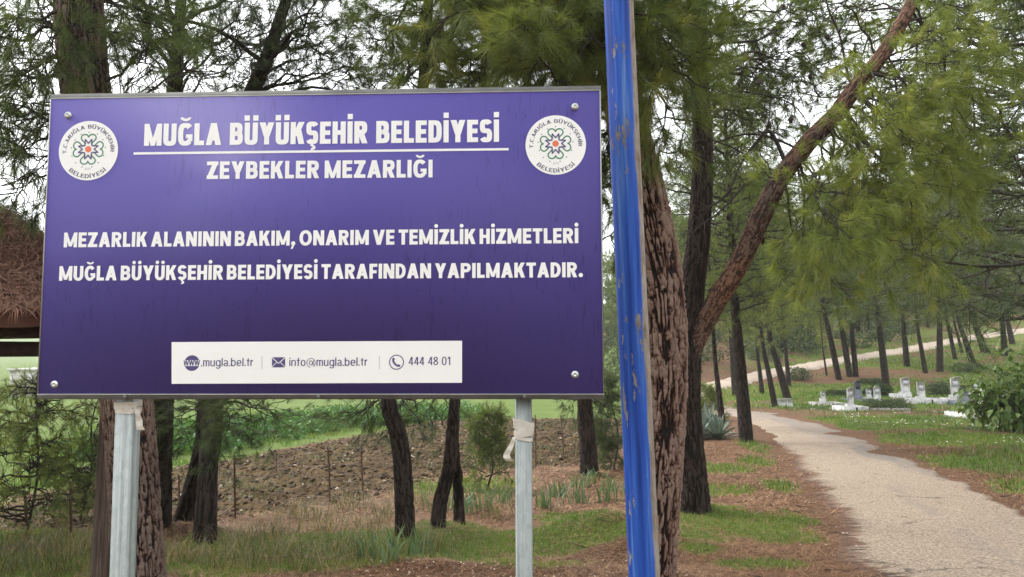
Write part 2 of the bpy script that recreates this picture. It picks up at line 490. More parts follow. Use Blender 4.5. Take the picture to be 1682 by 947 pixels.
def make_pipe():
    m, nt, N, L, P = mat('blue_pipe_paint')
    v = mapping(N, L, (1, 1, 1))
    big = noise_node(N, L, 3.2, 5, 0.62, mapping(N, L, (2.2, 2.2, 0.55)))
    fine = noise_node(N, L, 22, 6, 0.7, mapping(N, L, (1.6, 1.6, 0.45)))
    streak = noise_node(N, L, 9, 4, 0.6, mapping(N, L, (5, 5, 0.16)))
    paint = ramp(N, [(0.30, (0.008, 0.028, 0.17)), (0.46, (0.014, 0.060, 0.33)), (0.58, (0.024, 0.095, 0.41)), (0.68, (0.08, 0.17, 0.42)), (0.8, (0.20, 0.27, 0.40))])
    L.new(streak.outputs['Fac'], paint.inputs[0])
    # the strip turned to the road has lost its paint
    tc = N.new('ShaderNodeTexCoord'); sx = N.new('ShaderNodeSeparateXYZ'); L.new(tc.outputs['Object'], sx.inputs[0])
    side = math_node(N, L, 'MULTIPLY', sx.outputs['X'], 14.0)
    sidem = math_node(N, L, 'ADD', side, math_node(N, L, 'MULTIPLY', math_node(N, L, 'SUBTRACT', big.outputs['Fac'], 0.5), 0.6))
    worn = ramp(N, [(0.40, (0, 0, 0)), (0.50, (1, 1, 1))]); L.new(sidem, worn.inputs[0])
    ch = math_node(N, L, 'ADD', math_node(N, L, 'MULTIPLY', big.outputs['Fac'], 0.5), math_node(N, L, 'MULTIPLY', fine.outputs['Fac'], 0.5))
    lowf = noise_node(N, L, 1.1, 3, 0.6, mapping(N, L, (1.5, 1.5, 1.0), 'Object', (3, 1, 2)))
    ch = math_node(N, L, 'ADD', ch, math_node(N, L, 'MULTIPLY', math_node(N, L, 'SUBTRACT', lowf.outputs['Fac'], 0.52), 0.35))
    chip = ramp(N, [(0.598, (0, 0, 0)), (0.612, (1, 1, 1))]); L.new(ch, chip.inputs[0])
    rustr = ramp(N, [(0.38, (0.085, 0.030, 0.020)), (0.5, (0.13, 0.105, 0.10)), (0.68, (0.26, 0.25, 0.25))]); L.new(fine.outputs['Fac'], rustr.inputs[0])
    wornc = ramp(N, [(0.3, (0.13, 0.095, 0.07)), (0.5, (0.25, 0.21, 0.17)), (0.7, (0.33, 0.30, 0.27))]); L.new(fine.outputs['Fac'], wornc.inputs[0])
    c = mixc(N, L, worn.outputs[0], paint.outputs[0], wornc.outputs[0])
    c = mixc(N, L, chip.outputs[0], c, rustr.outputs[0])
    L.new(c, P.inputs['Base Color'])
    bare = math_node(N, L, 'MAXIMUM', worn.outputs[0], chip.outputs[0])
    rr = math_node(N, L, 'ADD', math_node(N, L, 'MULTIPLY', bare, 0.3), 0.62)
    L.new(rr, P.inputs['Roughness'])
    P.inputs['Specular IOR Level'].default_value = 0.25
    hh = math_node(N, L, 'SUBTRACT', math_node(N, L, 'MULTIPLY', fine.outputs['Fac'], 0.3), bare)
    bump(N, L, hh, 0.002, 0.7, P)
    return m
M['pipe'] = make_pipe()

def make_ground():
    m, nt, N, L, P = mat('ground_cover')
    mk = attr(N, 'mask'); sp = N.new('ShaderNodeSeparateColor'); L.new(mk.outputs['Color'], sp.inputs[0])
    v = mapping(N, L, (1, 1, 1))
    nA = noise_node(N, L, 3.5, 8, 0.68, v); nB = noise_node(N, L, 22, 6, 0.7, v)
    nC = noise_node(N, L, 0.9, 5, 0.6, v); nS = noise_node(N, L, 60, 4, 0.7, mapping(N, L, (1.0, 0.25, 1)))
    lit = ramp(N, [(0.28, (0.038, 0.019, 0.011)), (0.44, (0.105, 0.052, 0.028)), (0.58, (0.21, 0.112, 0.062)), (0.74, (0.36, 0.23, 0.145))]); L.new(nB.outputs['Fac'], lit.inputs[0])
    lit2 = mixc(N, L, nA.outputs['Fac'], lit.outputs[0], (0.085, 0.05, 0.03))
    gr = ramp(N, [(0.28, (0.05, 0.042, 0.018)), (0.45, (0.085, 0.10, 0.024)), (0.6, (0.13, 0.155, 0.036)), (0.75, (0.22, 0.19, 0.08))]); L.new(nB.outputs['Fac'], gr.inputs[0])
    pl = ramp(N, [(0.36, (0.020, 0.012, 0.007)), (0.48, (0.054, 0.034, 0.016)), (0.58, (0.115, 0.075, 0.036)), (0.70, (0.20, 0.155, 0.095))]); L.new(math_node(N, L, 'ADD', math_node(N, L, 'MULTIPLY', nA.outputs['Fac'], 0.45), math_node(N, L, 'MULTIPLY', nB.outputs['Fac'], 0.55)), pl.inputs[0])
    fi = ramp(N, [(0.28, (0.050, 0.080, 0.016)), (0.48, (0.080, 0.118, 0.024)), (0.72, (0.135, 0.165, 0.045))]); L.new(math_node(N, L, 'ADD', math_node(N, L, 'MULTIPLY', nC.outputs['Fac'], 0.5), math_node(N, L, 'MULTIPLY', nB.outputs['Fac'], 0.5)), fi.inputs[0])
    def edge(s, amp=1.7, lo=0.30, hi=0.72):
        nn = math_node(N, L, 'ADD', math_node(N, L, 'MULTIPLY', nA.outputs['Fac'], 0.55), math_node(N, L, 'MULTIPLY', nB.outputs['Fac'], 0.45))
        e = math_node(N, L, 'ADD', s, math_node(N, L, 'MULTIPLY', math_node(N, L, 'SUBTRACT', nn, 0.5), amp))
        r = ramp(N, [(lo, (0, 0, 0)), (hi, (1, 1, 1))]); L.new(e, r.inputs[0]); return r.outputs[0]
    c = mixc(N, L, edge(sp.outputs[0]), lit2, gr.outputs[0])
    c = mixc(N, L, edge(sp.outputs[1], 0.5), c, pl.outputs[0])
    c = mixc(N, L, edge(sp.outputs[2], 0.5), c, fi.outputs[0])
    L.new(c, P.inputs['Base Color'])
    P.inputs['Roughness'].default_value = 0.95; P.inputs['Specular IOR Level'].default_value = 0.15
    hh = math_node(N, L, 'ADD', math_node(N, L, 'MULTIPLY', nA.outputs['Fac'], 1.0), math_node(N, L, 'MULTIPLY', nB.outputs['Fac'], 0.4))
    bump(N, L, hh, 0.06, 0.9, P)
    return m
M['ground'] = make_ground()

def make_road():
    m, nt, N, L, P = mat('worn_chip_seal')
    mk = attr(N, 'mask'); sp = N.new('ShaderNodeSeparateColor'); L.new(mk.outputs['Color'], sp.inputs[0])
    v = mapping(N, L, (1, 1, 1))
    agg = N.new('ShaderNodeTexVoronoi'); agg.inputs['Scale'].default_value = 55; L.new(v, agg.inputs['Vector'])
    nB = noise_node(N, L, 35, 5, 0.75, v); nA = noise_node(N, L, 1.1, 6, 0.62, v); nM = noise_node(N, L, 7, 5, 0.65, v)
    nX = noise_node(N, L, 2.6, 8, 0.75, mapping(N, L, (1.2, .5, 1)))
    st = ramp(N, [(0.32, (0.070, 0.054, 0.041)), (0.45, (0.25, 0.198, 0.150)), (0.58, (0.385, 0.31, 0.24)), (0.78, (0.56, 0.48, 0.39))]); L.new(nB.outputs['Fac'], st.inputs[0])
    ag = ramp(N, [(0.0, (0.72, 0.70, 0.68)), (1.0, (1.05, 1.03, 1.0))]); L.new(agg.outputs['Color'], ag.inputs[0])
    c = mixc(N, L, 1.0, st.outputs[0], ag.outputs[0], 'MULTIPLY')
    tar = ramp(N, [(0.3, (0.12, 0.098, 0.083)), (0.7, (0.27, 0.222, 0.185))]); L.new(nB.outputs['Fac'], tar.inputs[0])
    def edge(s, n, amp, lo, hi):
        e = math_node(N, L, 'ADD', s, math_node(N, L, 'MULTIPLY', math_node(N, L, 'SUBTRACT', n.outputs['Fac'], 0.5), amp))
        r = ramp(N, [(lo, (0, 0, 0)), (hi, (1, 1, 1))]); L.new(e, r.inputs[0]); return r.outputs[0]
    c = mixc(N, L, math_node(N, L, 'MULTIPLY', edge(sp.outputs[0], nX, 1.5, 0.34, 0.66), 0.9), c, tar.outputs[0])       # worn tarry stretch
    # drifts of pine needles, combed across the road
    nS = noise_node(N, L, 9, 5, 0.7, mapping(N, L, (0.35, 3.2, 1)))
    lit = ramp(N, [(0.3, (0.05, 0.026, 0.017)), (0.7, (0.15, 0.08, 0.05))]); L.new(nM.outputs['Fac'], lit.inputs[0])
    c = mixc(N, L, edge(sp.outputs[1], nS, 1.35, 0.46, 0.60), c, lit.outputs[0])
    c = mixc(N, L, math_node(N, L, 'MULTIPLY', edge(sp.outputs[2], nM, 0.9, 0.40, 0.62), 0.7), c, (0.17, 0.155, 0.135))                                    # mended patch
    vc = N.new('ShaderNodeTexVoronoi'); vc.feature = 'DISTANCE_TO_EDGE'; vc.inputs['Scale'].default_value = 0.75
    wv = N.new('ShaderNodeVectorMath'); wv.operation = 'MULTIPLY_ADD'; L.new(nM.outputs['Color'], wv.inputs[0]); wv.inputs[1].default_value = (0.35, 0.35, 0.35); L.new(v, wv.inputs[2]); L.new(wv.outputs[0], vc.inputs['Vector'])
    cr = ramp(N, [(0.0, (1, 1, 1)), (0.022, (0, 0, 0))]); L.new(vc.outputs['Distance'], cr.inputs[0])
    crm = math_node(N, L, 'MULTIPLY', cr.outputs[0], edge(nA.outputs['Fac'], nM, 0.3, 0.52, 0.6))
    c = mixc(N, L, math_node(N, L, 'MULTIPLY', crm, 0.8), c, (0.05, 0.04, 0.035))
    L.new(c, P.inputs['Base Color'])
    P.inputs['Roughness'].default_value = 0.9; P.inputs['Specular IOR Level'].default_value = 0.25
    hh = math_node(N, L, 'SUBTRACT', math_node(N, L, 'ADD', math_node(N, L, 'MULTIPLY', nB.outputs['Fac'], 0.5), math_node(N, L, 'MULTIPLY', nA.outputs['Fac'], 1.2)), crm)
    bump(N, L, hh, 0.03, 0.7, P)
    return m
M['road'] = make_road()
M['track'] = simple('pale_dirt_track', (0.34, 0.275, 0.22), 0.95, 0, 1.2, 0.25, 0.03)

# ------------------------------------------------------------------ the road's two edges, and the areas of the ground
road_l = [(1.0, -12.0), (2.0, -4.0), (2.75, 2.0)] + [tuple(ground(*p)[:2]) for p in [(1392, 940), (1378, 880), (1345, 830), (1303, 765), (1272, 722), (1236, 697), (1203, 683)]]
road_r = [(5.2, -12.0), (5.9, -4.0), (6.2, 2.0)] + [tuple(ground(*p)[:2]) for p in [(2010, 940), (1800, 880), (1668, 830), (1520, 765), (1420, 722), (1345, 697), (1262, 680)]]
rl = catmull([(a, b, 0) for a, b in road_l], 130)[:, :2]
rr_ = catmull([(a, b, 0) for a, b in road_r], 130)[:, :2]
RC = 0.5 * (rl + rr_); RWID = 0.5 * np.linalg.norm(rr_ - rl, axis=1)
turn_in = RC[-1]
tail = catmull([RC[-6].tolist() + [0], RC[-1].tolist() + [0], (RC[-1][0] - 0.8, RC[-1][1] + 4.5, 0), (RC[-1][0] - 0.2, RC[-1][1] + 9.5, 0)] , 30)[8:, :2]

far_px = [(1128, 646), (1160, 636), (1205, 626), (1270, 611), (1335, 600), (1400, 588), (1500, 572), (1580, 557), (1665, 545)]
def far_pt(px, py):
    g = ground(px, py); return (g[0], g[1], 0)
FAR = [far_pt(*p) for p in far_px]
FAR = [(tail[-1][0], tail[-1][1], 0)] + [p for p in FAR if p[1] > tail[-1][1] + 1]
FARC = catmull(FAR + [(FAR[-1][0] + 25, FAR[-1][1] + 12, 0)], 120)[:, :2]

def dist_line(x, y, line):
    d = np.full(np.shape(x), 1e9)
    for k in range(len(line) - 1):
        (x0, y0), (x1, y1) = line[k], line[k + 1]
        dx, dy = x1 - x0, y1 - y0
        t = np.clip(((x - x0) * dx + (y - y0) * dy) / (dx * dx + dy * dy + 1e-9), 0, 1)
        d = np.minimum(d, np.hypot(x - x0 - t * dx, y - y0 - t * dy))
    return d

def G2(px, py): return ground(px, py)[:2]
road_poly = np.vstack([rl, rr_[::-1]])
STAKE_PX = [(48, 890, 806), (119, 887, 789), (295, 826, 778), (388, 853, 745), (453, 778, 740), (542, 823, 732), (599, 816, 728), (833, 752, 702), (880, 769, 681), (927, 754, 681)]
PLOUGH = [tuple(G2(*p)) for p in [(-700, 905), (60, 872), (300, 862), (420, 845), (600, 818), (760, 775), (1000, 760), (1030, 700), (1000, 689), (860, 690), (720, 692), (440, 745), (280, 772), (0, 838), (-700, 850)]]
FIELD = [(-400, 60), (-60, 14)] + [tuple(G2(*p)) for p in [(-300, 832), (0, 820), (280, 768), (440, 742), (600, 712), (720, 690), (860, 688), (1010, 687)]] + [(8, 40), (10, 60), (16, 110), (0, 300), (-300, 300)]
ell = [  # fresh green patches: centre in the photograph, half sizes in metres
    (1195, 855, 1.3, 1.1), (1130, 880, .5, .5), (1240, 925, .5, .25), (1320, 860, .35, .8), (1290, 800, .4, .8), (1180, 770, .6, .9), (1250, 760, .4, .8), (1350, 720, .35, 2.5), (1265, 740, .5, 2), (1000, 900, .6, .25), (880, 930, .7, .2), (640, 900, .8, .4), (520, 930, .8, .25), (740, 870, .7, .5), (1290, 880, 0.5, 0.5), (1185, 808, 0.5, 0.6), (820, 885, 1.4, 0.7), (980, 850, 0.9, 0.5), (700, 915, 0.7, 0.3), (760, 800, 1.2, 1.0), (560, 880, 0.9, 0.6),
    (1275, 925, 0.3, 0.2), (1150, 905, 0.3, 0.25), (900, 905, 0.5, 0.2), (420, 900, 1.0, 0.5), (120, 930, 1.3, 0.7), (300, 930, 0.9, 0.5), (1360, 668, 4.5, 2.2), (1450, 650, 9.0, 3.0), (1480, 700, 4.0, 2.2), (1620, 760, 2.6, 1.6),
    (1560, 725, 2.5, 1.5), (1670, 800, 2.2, 0.8), (1400, 690, 2.5, 1.2), (1600, 690, 5.0, 2.0), (1550, 610, 16.0, 4.0), (1330, 640, 7, 3), (1240, 655, 3, 3), (1680, 860, 1.2, 0.5)]
ELL = [(*G2(a, b), c, d) for a, b, c, d in ell]
BROWN = [(*G2(a, b), c, d) for a, b, c, d in [(1520, 712, 3.0, 0.9), (1570, 740, 2.0, 0.6), (1640, 700, 3.0, 0.7), (1480, 735, 1.6, 0.5), (1400, 612, 9, 3.0), (1340, 622, 6, 2.0), (1560, 680, 3, 0.6)]]

def masks(x, y):
    x = np.asarray(x, float); y = np.asarray(y, float)
    n = fbm(x * 0.9, y * 0.9, 21, 4); n = n + .55 * (fbm(x * 3.7, y * 3.7, 27, 3) - .5)
    g = np.zeros(x.shape)
    for cx, cy, ax, ay in ELL:
        d = np.sqrt(((x - cx) / ax) ** 2 + ((y - cy) / ay) ** 2)
        g = np.maximum(g, 1 - smooth(0.6, 1.25, d + (n - 0.5) * 1.0))
    right = smooth(6, 13, x - 0.18 * (y - 10)) * smooth(8, 14, y)
    g = np.maximum(g, right * smooth(0.30, 0.58, n) * 0.9)
    g = np.maximum(g, smooth(70, 95, y) * 0.35)
    left = smooth(-1.5, -5.0, x)
    g = np.maximum(g, left * smooth(0.45, 0.62, n) * 0.8)
    for cx, cy, ax, ay in BROWN:
        d = np.sqrt(((x - cx) / ax) ** 2 + ((y - cy) / ay) ** 2)
        g = g * (1 - 0.85 * (1 - smooth(0.6, 1.2, d + (n - 0.5) * 1.2)))
    rd = dist_line(x, y, RC[::6]); rw = 1.45
    g = g * smooth(rw - 0.2, rw + 0.35, rd + (n - 0.5))
    p = poly_mask(x, y, PLOUGH, 0.5)
    f = poly_mask(x, y, FIELD, 0.8)
    g = g * (1 - p)
    f = np.maximum(f, smooth(120, 200, np.hypot(x, y)) * 0.9)
    return g, p, f

MOUNDS = [(*G2(a_, b_), .55, .5, .09) for a_, b_ in [(1142, 838), (262, 880), (320, 880), (666, 890), (722, 872), (968, 780), (1226, 725), (1086, 960), (230, 960)]] + [(*G2(985, 885), 0.75, 0.5, 0.28), (*G2(1045, 905), 0.5, 0.6, 0.14), (*G2(720, 935), 1.6, 0.25, 0.07), (*G2(1520, 715), 3.0, 1.2, 0.16), (*G2(1590, 745), 2.5, 1.0, 0.13), (*G2(1450, 690), 3.0, 1.2, 0.10)]
def height(x, y):
    """the ground as built: slope, mounds, clods and furrows"""
    x = np.asarray(x, float); y = np.asarray(y, float)
    z = h0(x, y)
    on = dist_line(x, y, RC[::6])
    off = smooth(1.5, 2.6, on)
    near = 1 - smooth(60, 140, y)
    z = z + off * near * (0.10 * (fbm(x * 0.55, y * 0.55, 5, 3) - 0.5) + 0.035 * (fbm(x * 3.1, y * 3.1, 9, 3) - 0.5))
    for cx, cy, ax, ay, hh in MOUNDS:
        z = z + hh * np.exp(-(((x - cx) / ax) ** 2 + ((y - cy) / ay) ** 2) * 1.6) * (0.75 + 0.5 * fbm(x * 4, y * 4, 33, 2))
    p = poly_mask(x, y, PLOUGH, 0.5)
    a = PLOUGH[4]; b = PLOUGH[10]
    u = (x * 0.35 + y) * 1.0
    z = z + p * (0.05 * np.sin(u * 2 * math.pi / 0.85 + 2.0 * fbm(x * 0.3, y * 0.3, 6, 2)) + 0.13 * (fbm(x * 3.3, y * 3.3, 8, 3) - 0.45))
    rd2 = dist_line(x, y, FARC[::6])
    z = z - 0.06 * (1 - smooth(1.6, 2.6, rd2))
    return z

def axis(lo, hi, fine0, fine1, step, grow=1.12):
    a = list(np.arange(fine0, fine1, step))
    s = step; v = a[-1]
    while v < hi: s *= grow; v += s; a.append(v)
    s = step; v = a[0]; b = []
    while v > lo: s *= grow; v -= s; b.append(v)
    return np.array(b[::-1] + a)

xs = axis(-2500, 2500, -9.0, 14.0, 0.075, 1.045)
ys = axis(-1500, 3000, 4.0, 20.0, 0.075, 1.02)
ys = np.concatenate([ys[ys <= 20], axis(19, 3000, 20.05, 20.2, 0.08, 1.022)[12:]]) if False else ys
X, Y = np.meshgrid(xs, ys)
Z = height(X, Y)
nx, ny = len(xs), len(ys)
idx = np.arange(nx * ny).reshape(ny, nx)
gq = np.stack([idx[:-1, :-1], idx[:-1, 1:], idx[1:, 1:], idx[1:, :-1]], -1).reshape(-1, 4)
gm = MB().add(np.stack([X, Y, Z], -1).reshape(-1, 3), quads=gq)
ground_o = gm.build('ground', M['ground'], smooth_shade=True)
tag(ground_o, kind='structure')
g_, p_, f_ = masks(X.ravel(), Y.ravel())
ca = ground_o.data.attributes.new('mask', 'FLOAT_COLOR', 'POINT')
ca.data.foreach_set('color', np.stack([g_, p_, f_, np.ones_like(g_)], -1).astype(np.float32).ravel())
print('ground', nx, ny)

def strip_road(name, L_, R_, m, lift, nu=24, sink=0.05, ragged=0.22, kind=None, sub=5):
    k = np.linspace(0, len(L_) - 1, len(L_) * sub)
    i = np.minimum(k.astype(int), len(L_) - 2); t = (k - i)[:, None]
    Lf = L_[i] * (1 - t) + L_[i + 1] * t; Rf = R_[i] * (1 - t) + R_[i + 1] * t
    n = len(k); u = np.linspace(0, 1, nu)
    s = np.concatenate([[0], np.cumsum(np.linalg.norm(np.diff(0.5 * (Lf + Rf), axis=0), axis=1))])
    wl_ = (fbm(s * 1.6, s * 0 + 3, 40, 5) - 0.5) * 2 * ragged; wr_ = (fbm(s * 1.6, s * 0 + 9, 41, 5) - 0.5) * 2 * ragged
    d = Rf - Lf; d /= np.linalg.norm(d, axis=1)[:, None]
    Lf = Lf + d * wl_[:, None]; Rf = Rf + d * wr_[:, None]
    P = Lf[:, None, :] * (1 - u[None, :, None]) + Rf[:, None, :] * u[None, :, None]
    z = h0(P[..., 0], P[..., 1]) + lift
    crown_ = 0.03 * (1 - (2 * u - 1) ** 2)
    z = z + crown_[None, :]
    z[:, 0] -= sink; z[:, -1] -= sink
    v = np.concatenate([P, z[..., None]], -1).reshape(-1, 3)
    id_ = np.arange(n * nu).reshape(n, nu)
    q = np.stack([id_[:-1, :-1], id_[:-1, 1:], id_[1:, 1:], id_[1:, :-1]], -1).reshape(-1, 4)
    o = MB().add(v, quads=q).build(name, m, smooth_shade=True)
    tag(o, kind='structure')
    return o, np.repeat(s[:, None], nu, 1).ravel(), np.tile(u, n), v

tl = []; tr_ = []
full_l = rl; full_r = rr_
tn = np.gradient(tail, axis=0); tn /= np.linalg.norm(tn, axis=1)[:, None]; nrm = np.stack([tn[:, 1], -tn[:, 0]], 1)
w_end = np.linspace(1.0, 1.5, len(tail))[:, None]
full_l = np.vstack([rl[:-1], (tail - nrm * 1.5)[2:]]); full_r = np.vstack([rr_[:-1], (tail + nrm * 1.5)[2:]])
road_o, S_, U_, V_ = strip_road('road', full_l, full_r, M['road'], 0.012)
tarm = smooth(0.50, 0.95, U_ + 0.35 * smooth(16, 24, V_[:, 1]) - 0.35 * (1 - smooth(9, 16, V_[:, 1])))
tarm = np.maximum(tarm * 0.75, 0.55 * smooth(24, 30, V_[:, 1]))
tarm = np.maximum(tarm, .42 * np.exp(-((U_ - .5) / .09) ** 2))
litm = np.clip(1.0 - U_ / 0.30, 0, 1) ** 1.2 * (1 - smooth(17, 24, V_[:, 1])) * 0.9
litm = np.maximum(litm, np.clip((U_ - 0.84) / 0.16, 0, 1) * 0.75)
patch_poly = [tuple(G2(*p)) for p in [(1398, 738), (1415, 733), (1445, 745), (1478, 757), (1470, 761), (1430, 756), (1408, 748)]]
pam = poly_mask(V_[:, 0], V_[:, 1], patch_poly, 0.06)
ra = road_o.data.attributes.new('mask', 'FLOAT_COLOR', 'POINT')
ra.data.foreach_set('color', np.stack([tarm, litm, pam, np.ones_like(pam)], -1).astype(np.float32).ravel())

fn = np.gradient(FARC, axis=0); fn /= np.linalg.norm(fn, axis=1)[:, None]; fnr = np.stack([fn[:, 1], -fn[:, 0]], 1)
track_o, *_ = strip_road('far_track', FARC + fnr * -1.0, FARC + fnr * 1.0, M['track'], 0.05, nu=10, sink=0.12, ragged=0.3, sub=4)

# ------------------------------------------------------------------ the sign
BL = at(60, 655.5, 2.86); BR = at(993, 655.5, 2.78)
sx_ = BR - BL; SW = float(np.linalg.norm(sx_)); sx_ /= SW
sz_ = np.array([0, 0, 1.0]); sz_ -= sx_ * sx_.dot(sz_); sz_ /= np.linalg.norm(sz_)
sn_ = np.cross(sx_, sz_)                    # towards the camera
def to_uv(px, py):
    d = ray(px, py); t = sn_.dot(BL - EYE) / sn_.dot(d); p = EYE + d * t - BL
    return float(p.dot(sx_)), float(p.dot(sz_))
SH = to_uv(520, 147)[1]
SROT = Matrix((( *[float(c) for c in (sx_[0], sn_[0] * -1, sz_[0])], ), ( *[float(c) for c in (sx_[1], sn_[1] * -1, sz_[1])], ), ( *[float(c) for c in (sx_[2], sn_[2] * -1, sz_[2])], )))
# local axes of the sign: x to the right, -y to the viewer, z up
zbase = float(height(0.5 * (BL[0] + BR[0]), 2.82))
sign = thing('cemetery_sign', (0.5 * (BL[0] + BR[0]), 2.82, zbase), 'large purple municipal cemetery sign with white lettering on two galvanised posts', 'sign')
def SP(u, v, out):
    return BL + sx_ * u + sz_ * v + sn_ * out
def sflat(name, polys, out, m, parent, thick=0.0):
    """polys: lists of (u, v) convex polygons, each a hair above the last, as one mesh"""
    mb = MB()
    for k, P in enumerate(polys):
        P = np.asarray(P, float); n = len(P)
        v = np.array([SP(a, b, out + 0.00003 * (k % 9)) for a, b in P])
        area = 0.5 * np.sum(P[:, 0] * np.roll(P[:, 1], -1) - np.roll(P[:, 0], -1) * P[:, 1])
        f = [[0, i, i + 1] if area > 0 else [0, i + 1, i] for i in range(1, n - 1)]
        mb.add(v, tris=f)
    return mb.build(name, m, parent)
def sbox(mb, u0, u1, v0, v1, o0, o1):
    c = SP((u0 + u1) / 2, (v0 + v1) / 2, (o0 + o1) / 2)
    return mb.box(c, ((u1 - u0) / 2, (v1 - v0) / 2, (o1 - o0) / 2), np.stack([sx_, sz_, sn_], 1))

BARH = 0.030
uL, vB = to_uv(62, 649); uR, vT = to_uv(986, 150)
# frame: four square tubes behind the sheet
for nm, args in (('frame_bar', (0.0, SW, 0.0, BARH, -0.034, -0.004)), ('frame_bar', (0.0, SW, SH - BARH, SH, -0.034, -0.004)),
                 ('frame_bar', (0.0, BARH, BARH, SH - BARH, -0.0342, -0.0042)), ('frame_bar', (SW - BARH, SW, BARH, SH - BARH, -0.0342, -0.0042))):
    mb = MB(); sbox(mb, *args); mb.build(nm, M['frame_steel'], sign)
VB, VT = 0.0165, SH - 0.0175
mb = MB(); sbox(mb, 0.002, SW - 0.002, VB, VT, -0.0035, 0.0); mb.build('panel', M['panel'], sign)
e = 0.006
edge = MB()
for args in ((0.0015, SW - 0.0015, VB - 0.001, VB + 0.003), (0.0015, SW - 0.0015, VT - 0.003, VT + 0.001)):
    sbox(edge, *args, -0.003, 0.0012)
for args in ((0.0012, 0.0052, VB + 0.003, VT - 0.003), (SW - 0.0052, SW - 0.0012, VB + 0.003, VT - 0.003)):
    sbox(edge, *args, -0.003, 0.0012)
edge.build('panel_edging', M['frame_light'], sign)

# ---- stroke lettering. A letter is a list of convex pieces in units of the capital height.
def _arc(cx, cy, rx, ry, a0, a1, tx, ty, n=14, e_=2.0):
    out = []; n = max(3, int(abs(a1 - a0) / 360 * 30))
    A = np.radians(np.linspace(a0, a1, n + 1))
    def se(a, r1, r2):
        c, s = np.cos(a), np.sin(a)
        return (cx + r1 * np.sign(c) * abs(c) ** (2 / e_), cy + r2 * np.sign(s) * abs(s) ** (2 / e_))
    for a, b in zip(A[:-1], A[1:]):
        out.append([se(a, rx, ry), se(b, rx, ry), se(b, rx - tx, ry - ty), se(a, rx - tx, ry - ty)])
    return out
def _r(x0, y0, x1, y1): return [[(x0, y0), (x1, y0), (x1, y1), (x0, y1)]]
def _d(x0, y0, x1, y1, hw): return [[(x0 - hw / 2, y0), (x0 + hw / 2, y0), (x1 + hw / 2, y1), (x1 - hw / 2, y1)]]
def _dot(cx, cy, r, sq=False):
    if sq: return _r(cx - r, cy - r, cx + r, cy + r)
    return [[(cx + r * math.cos(a), cy + r * math.sin(a)) for a in np.linspace(0, 2 * math.pi, 15)[:-1]]]

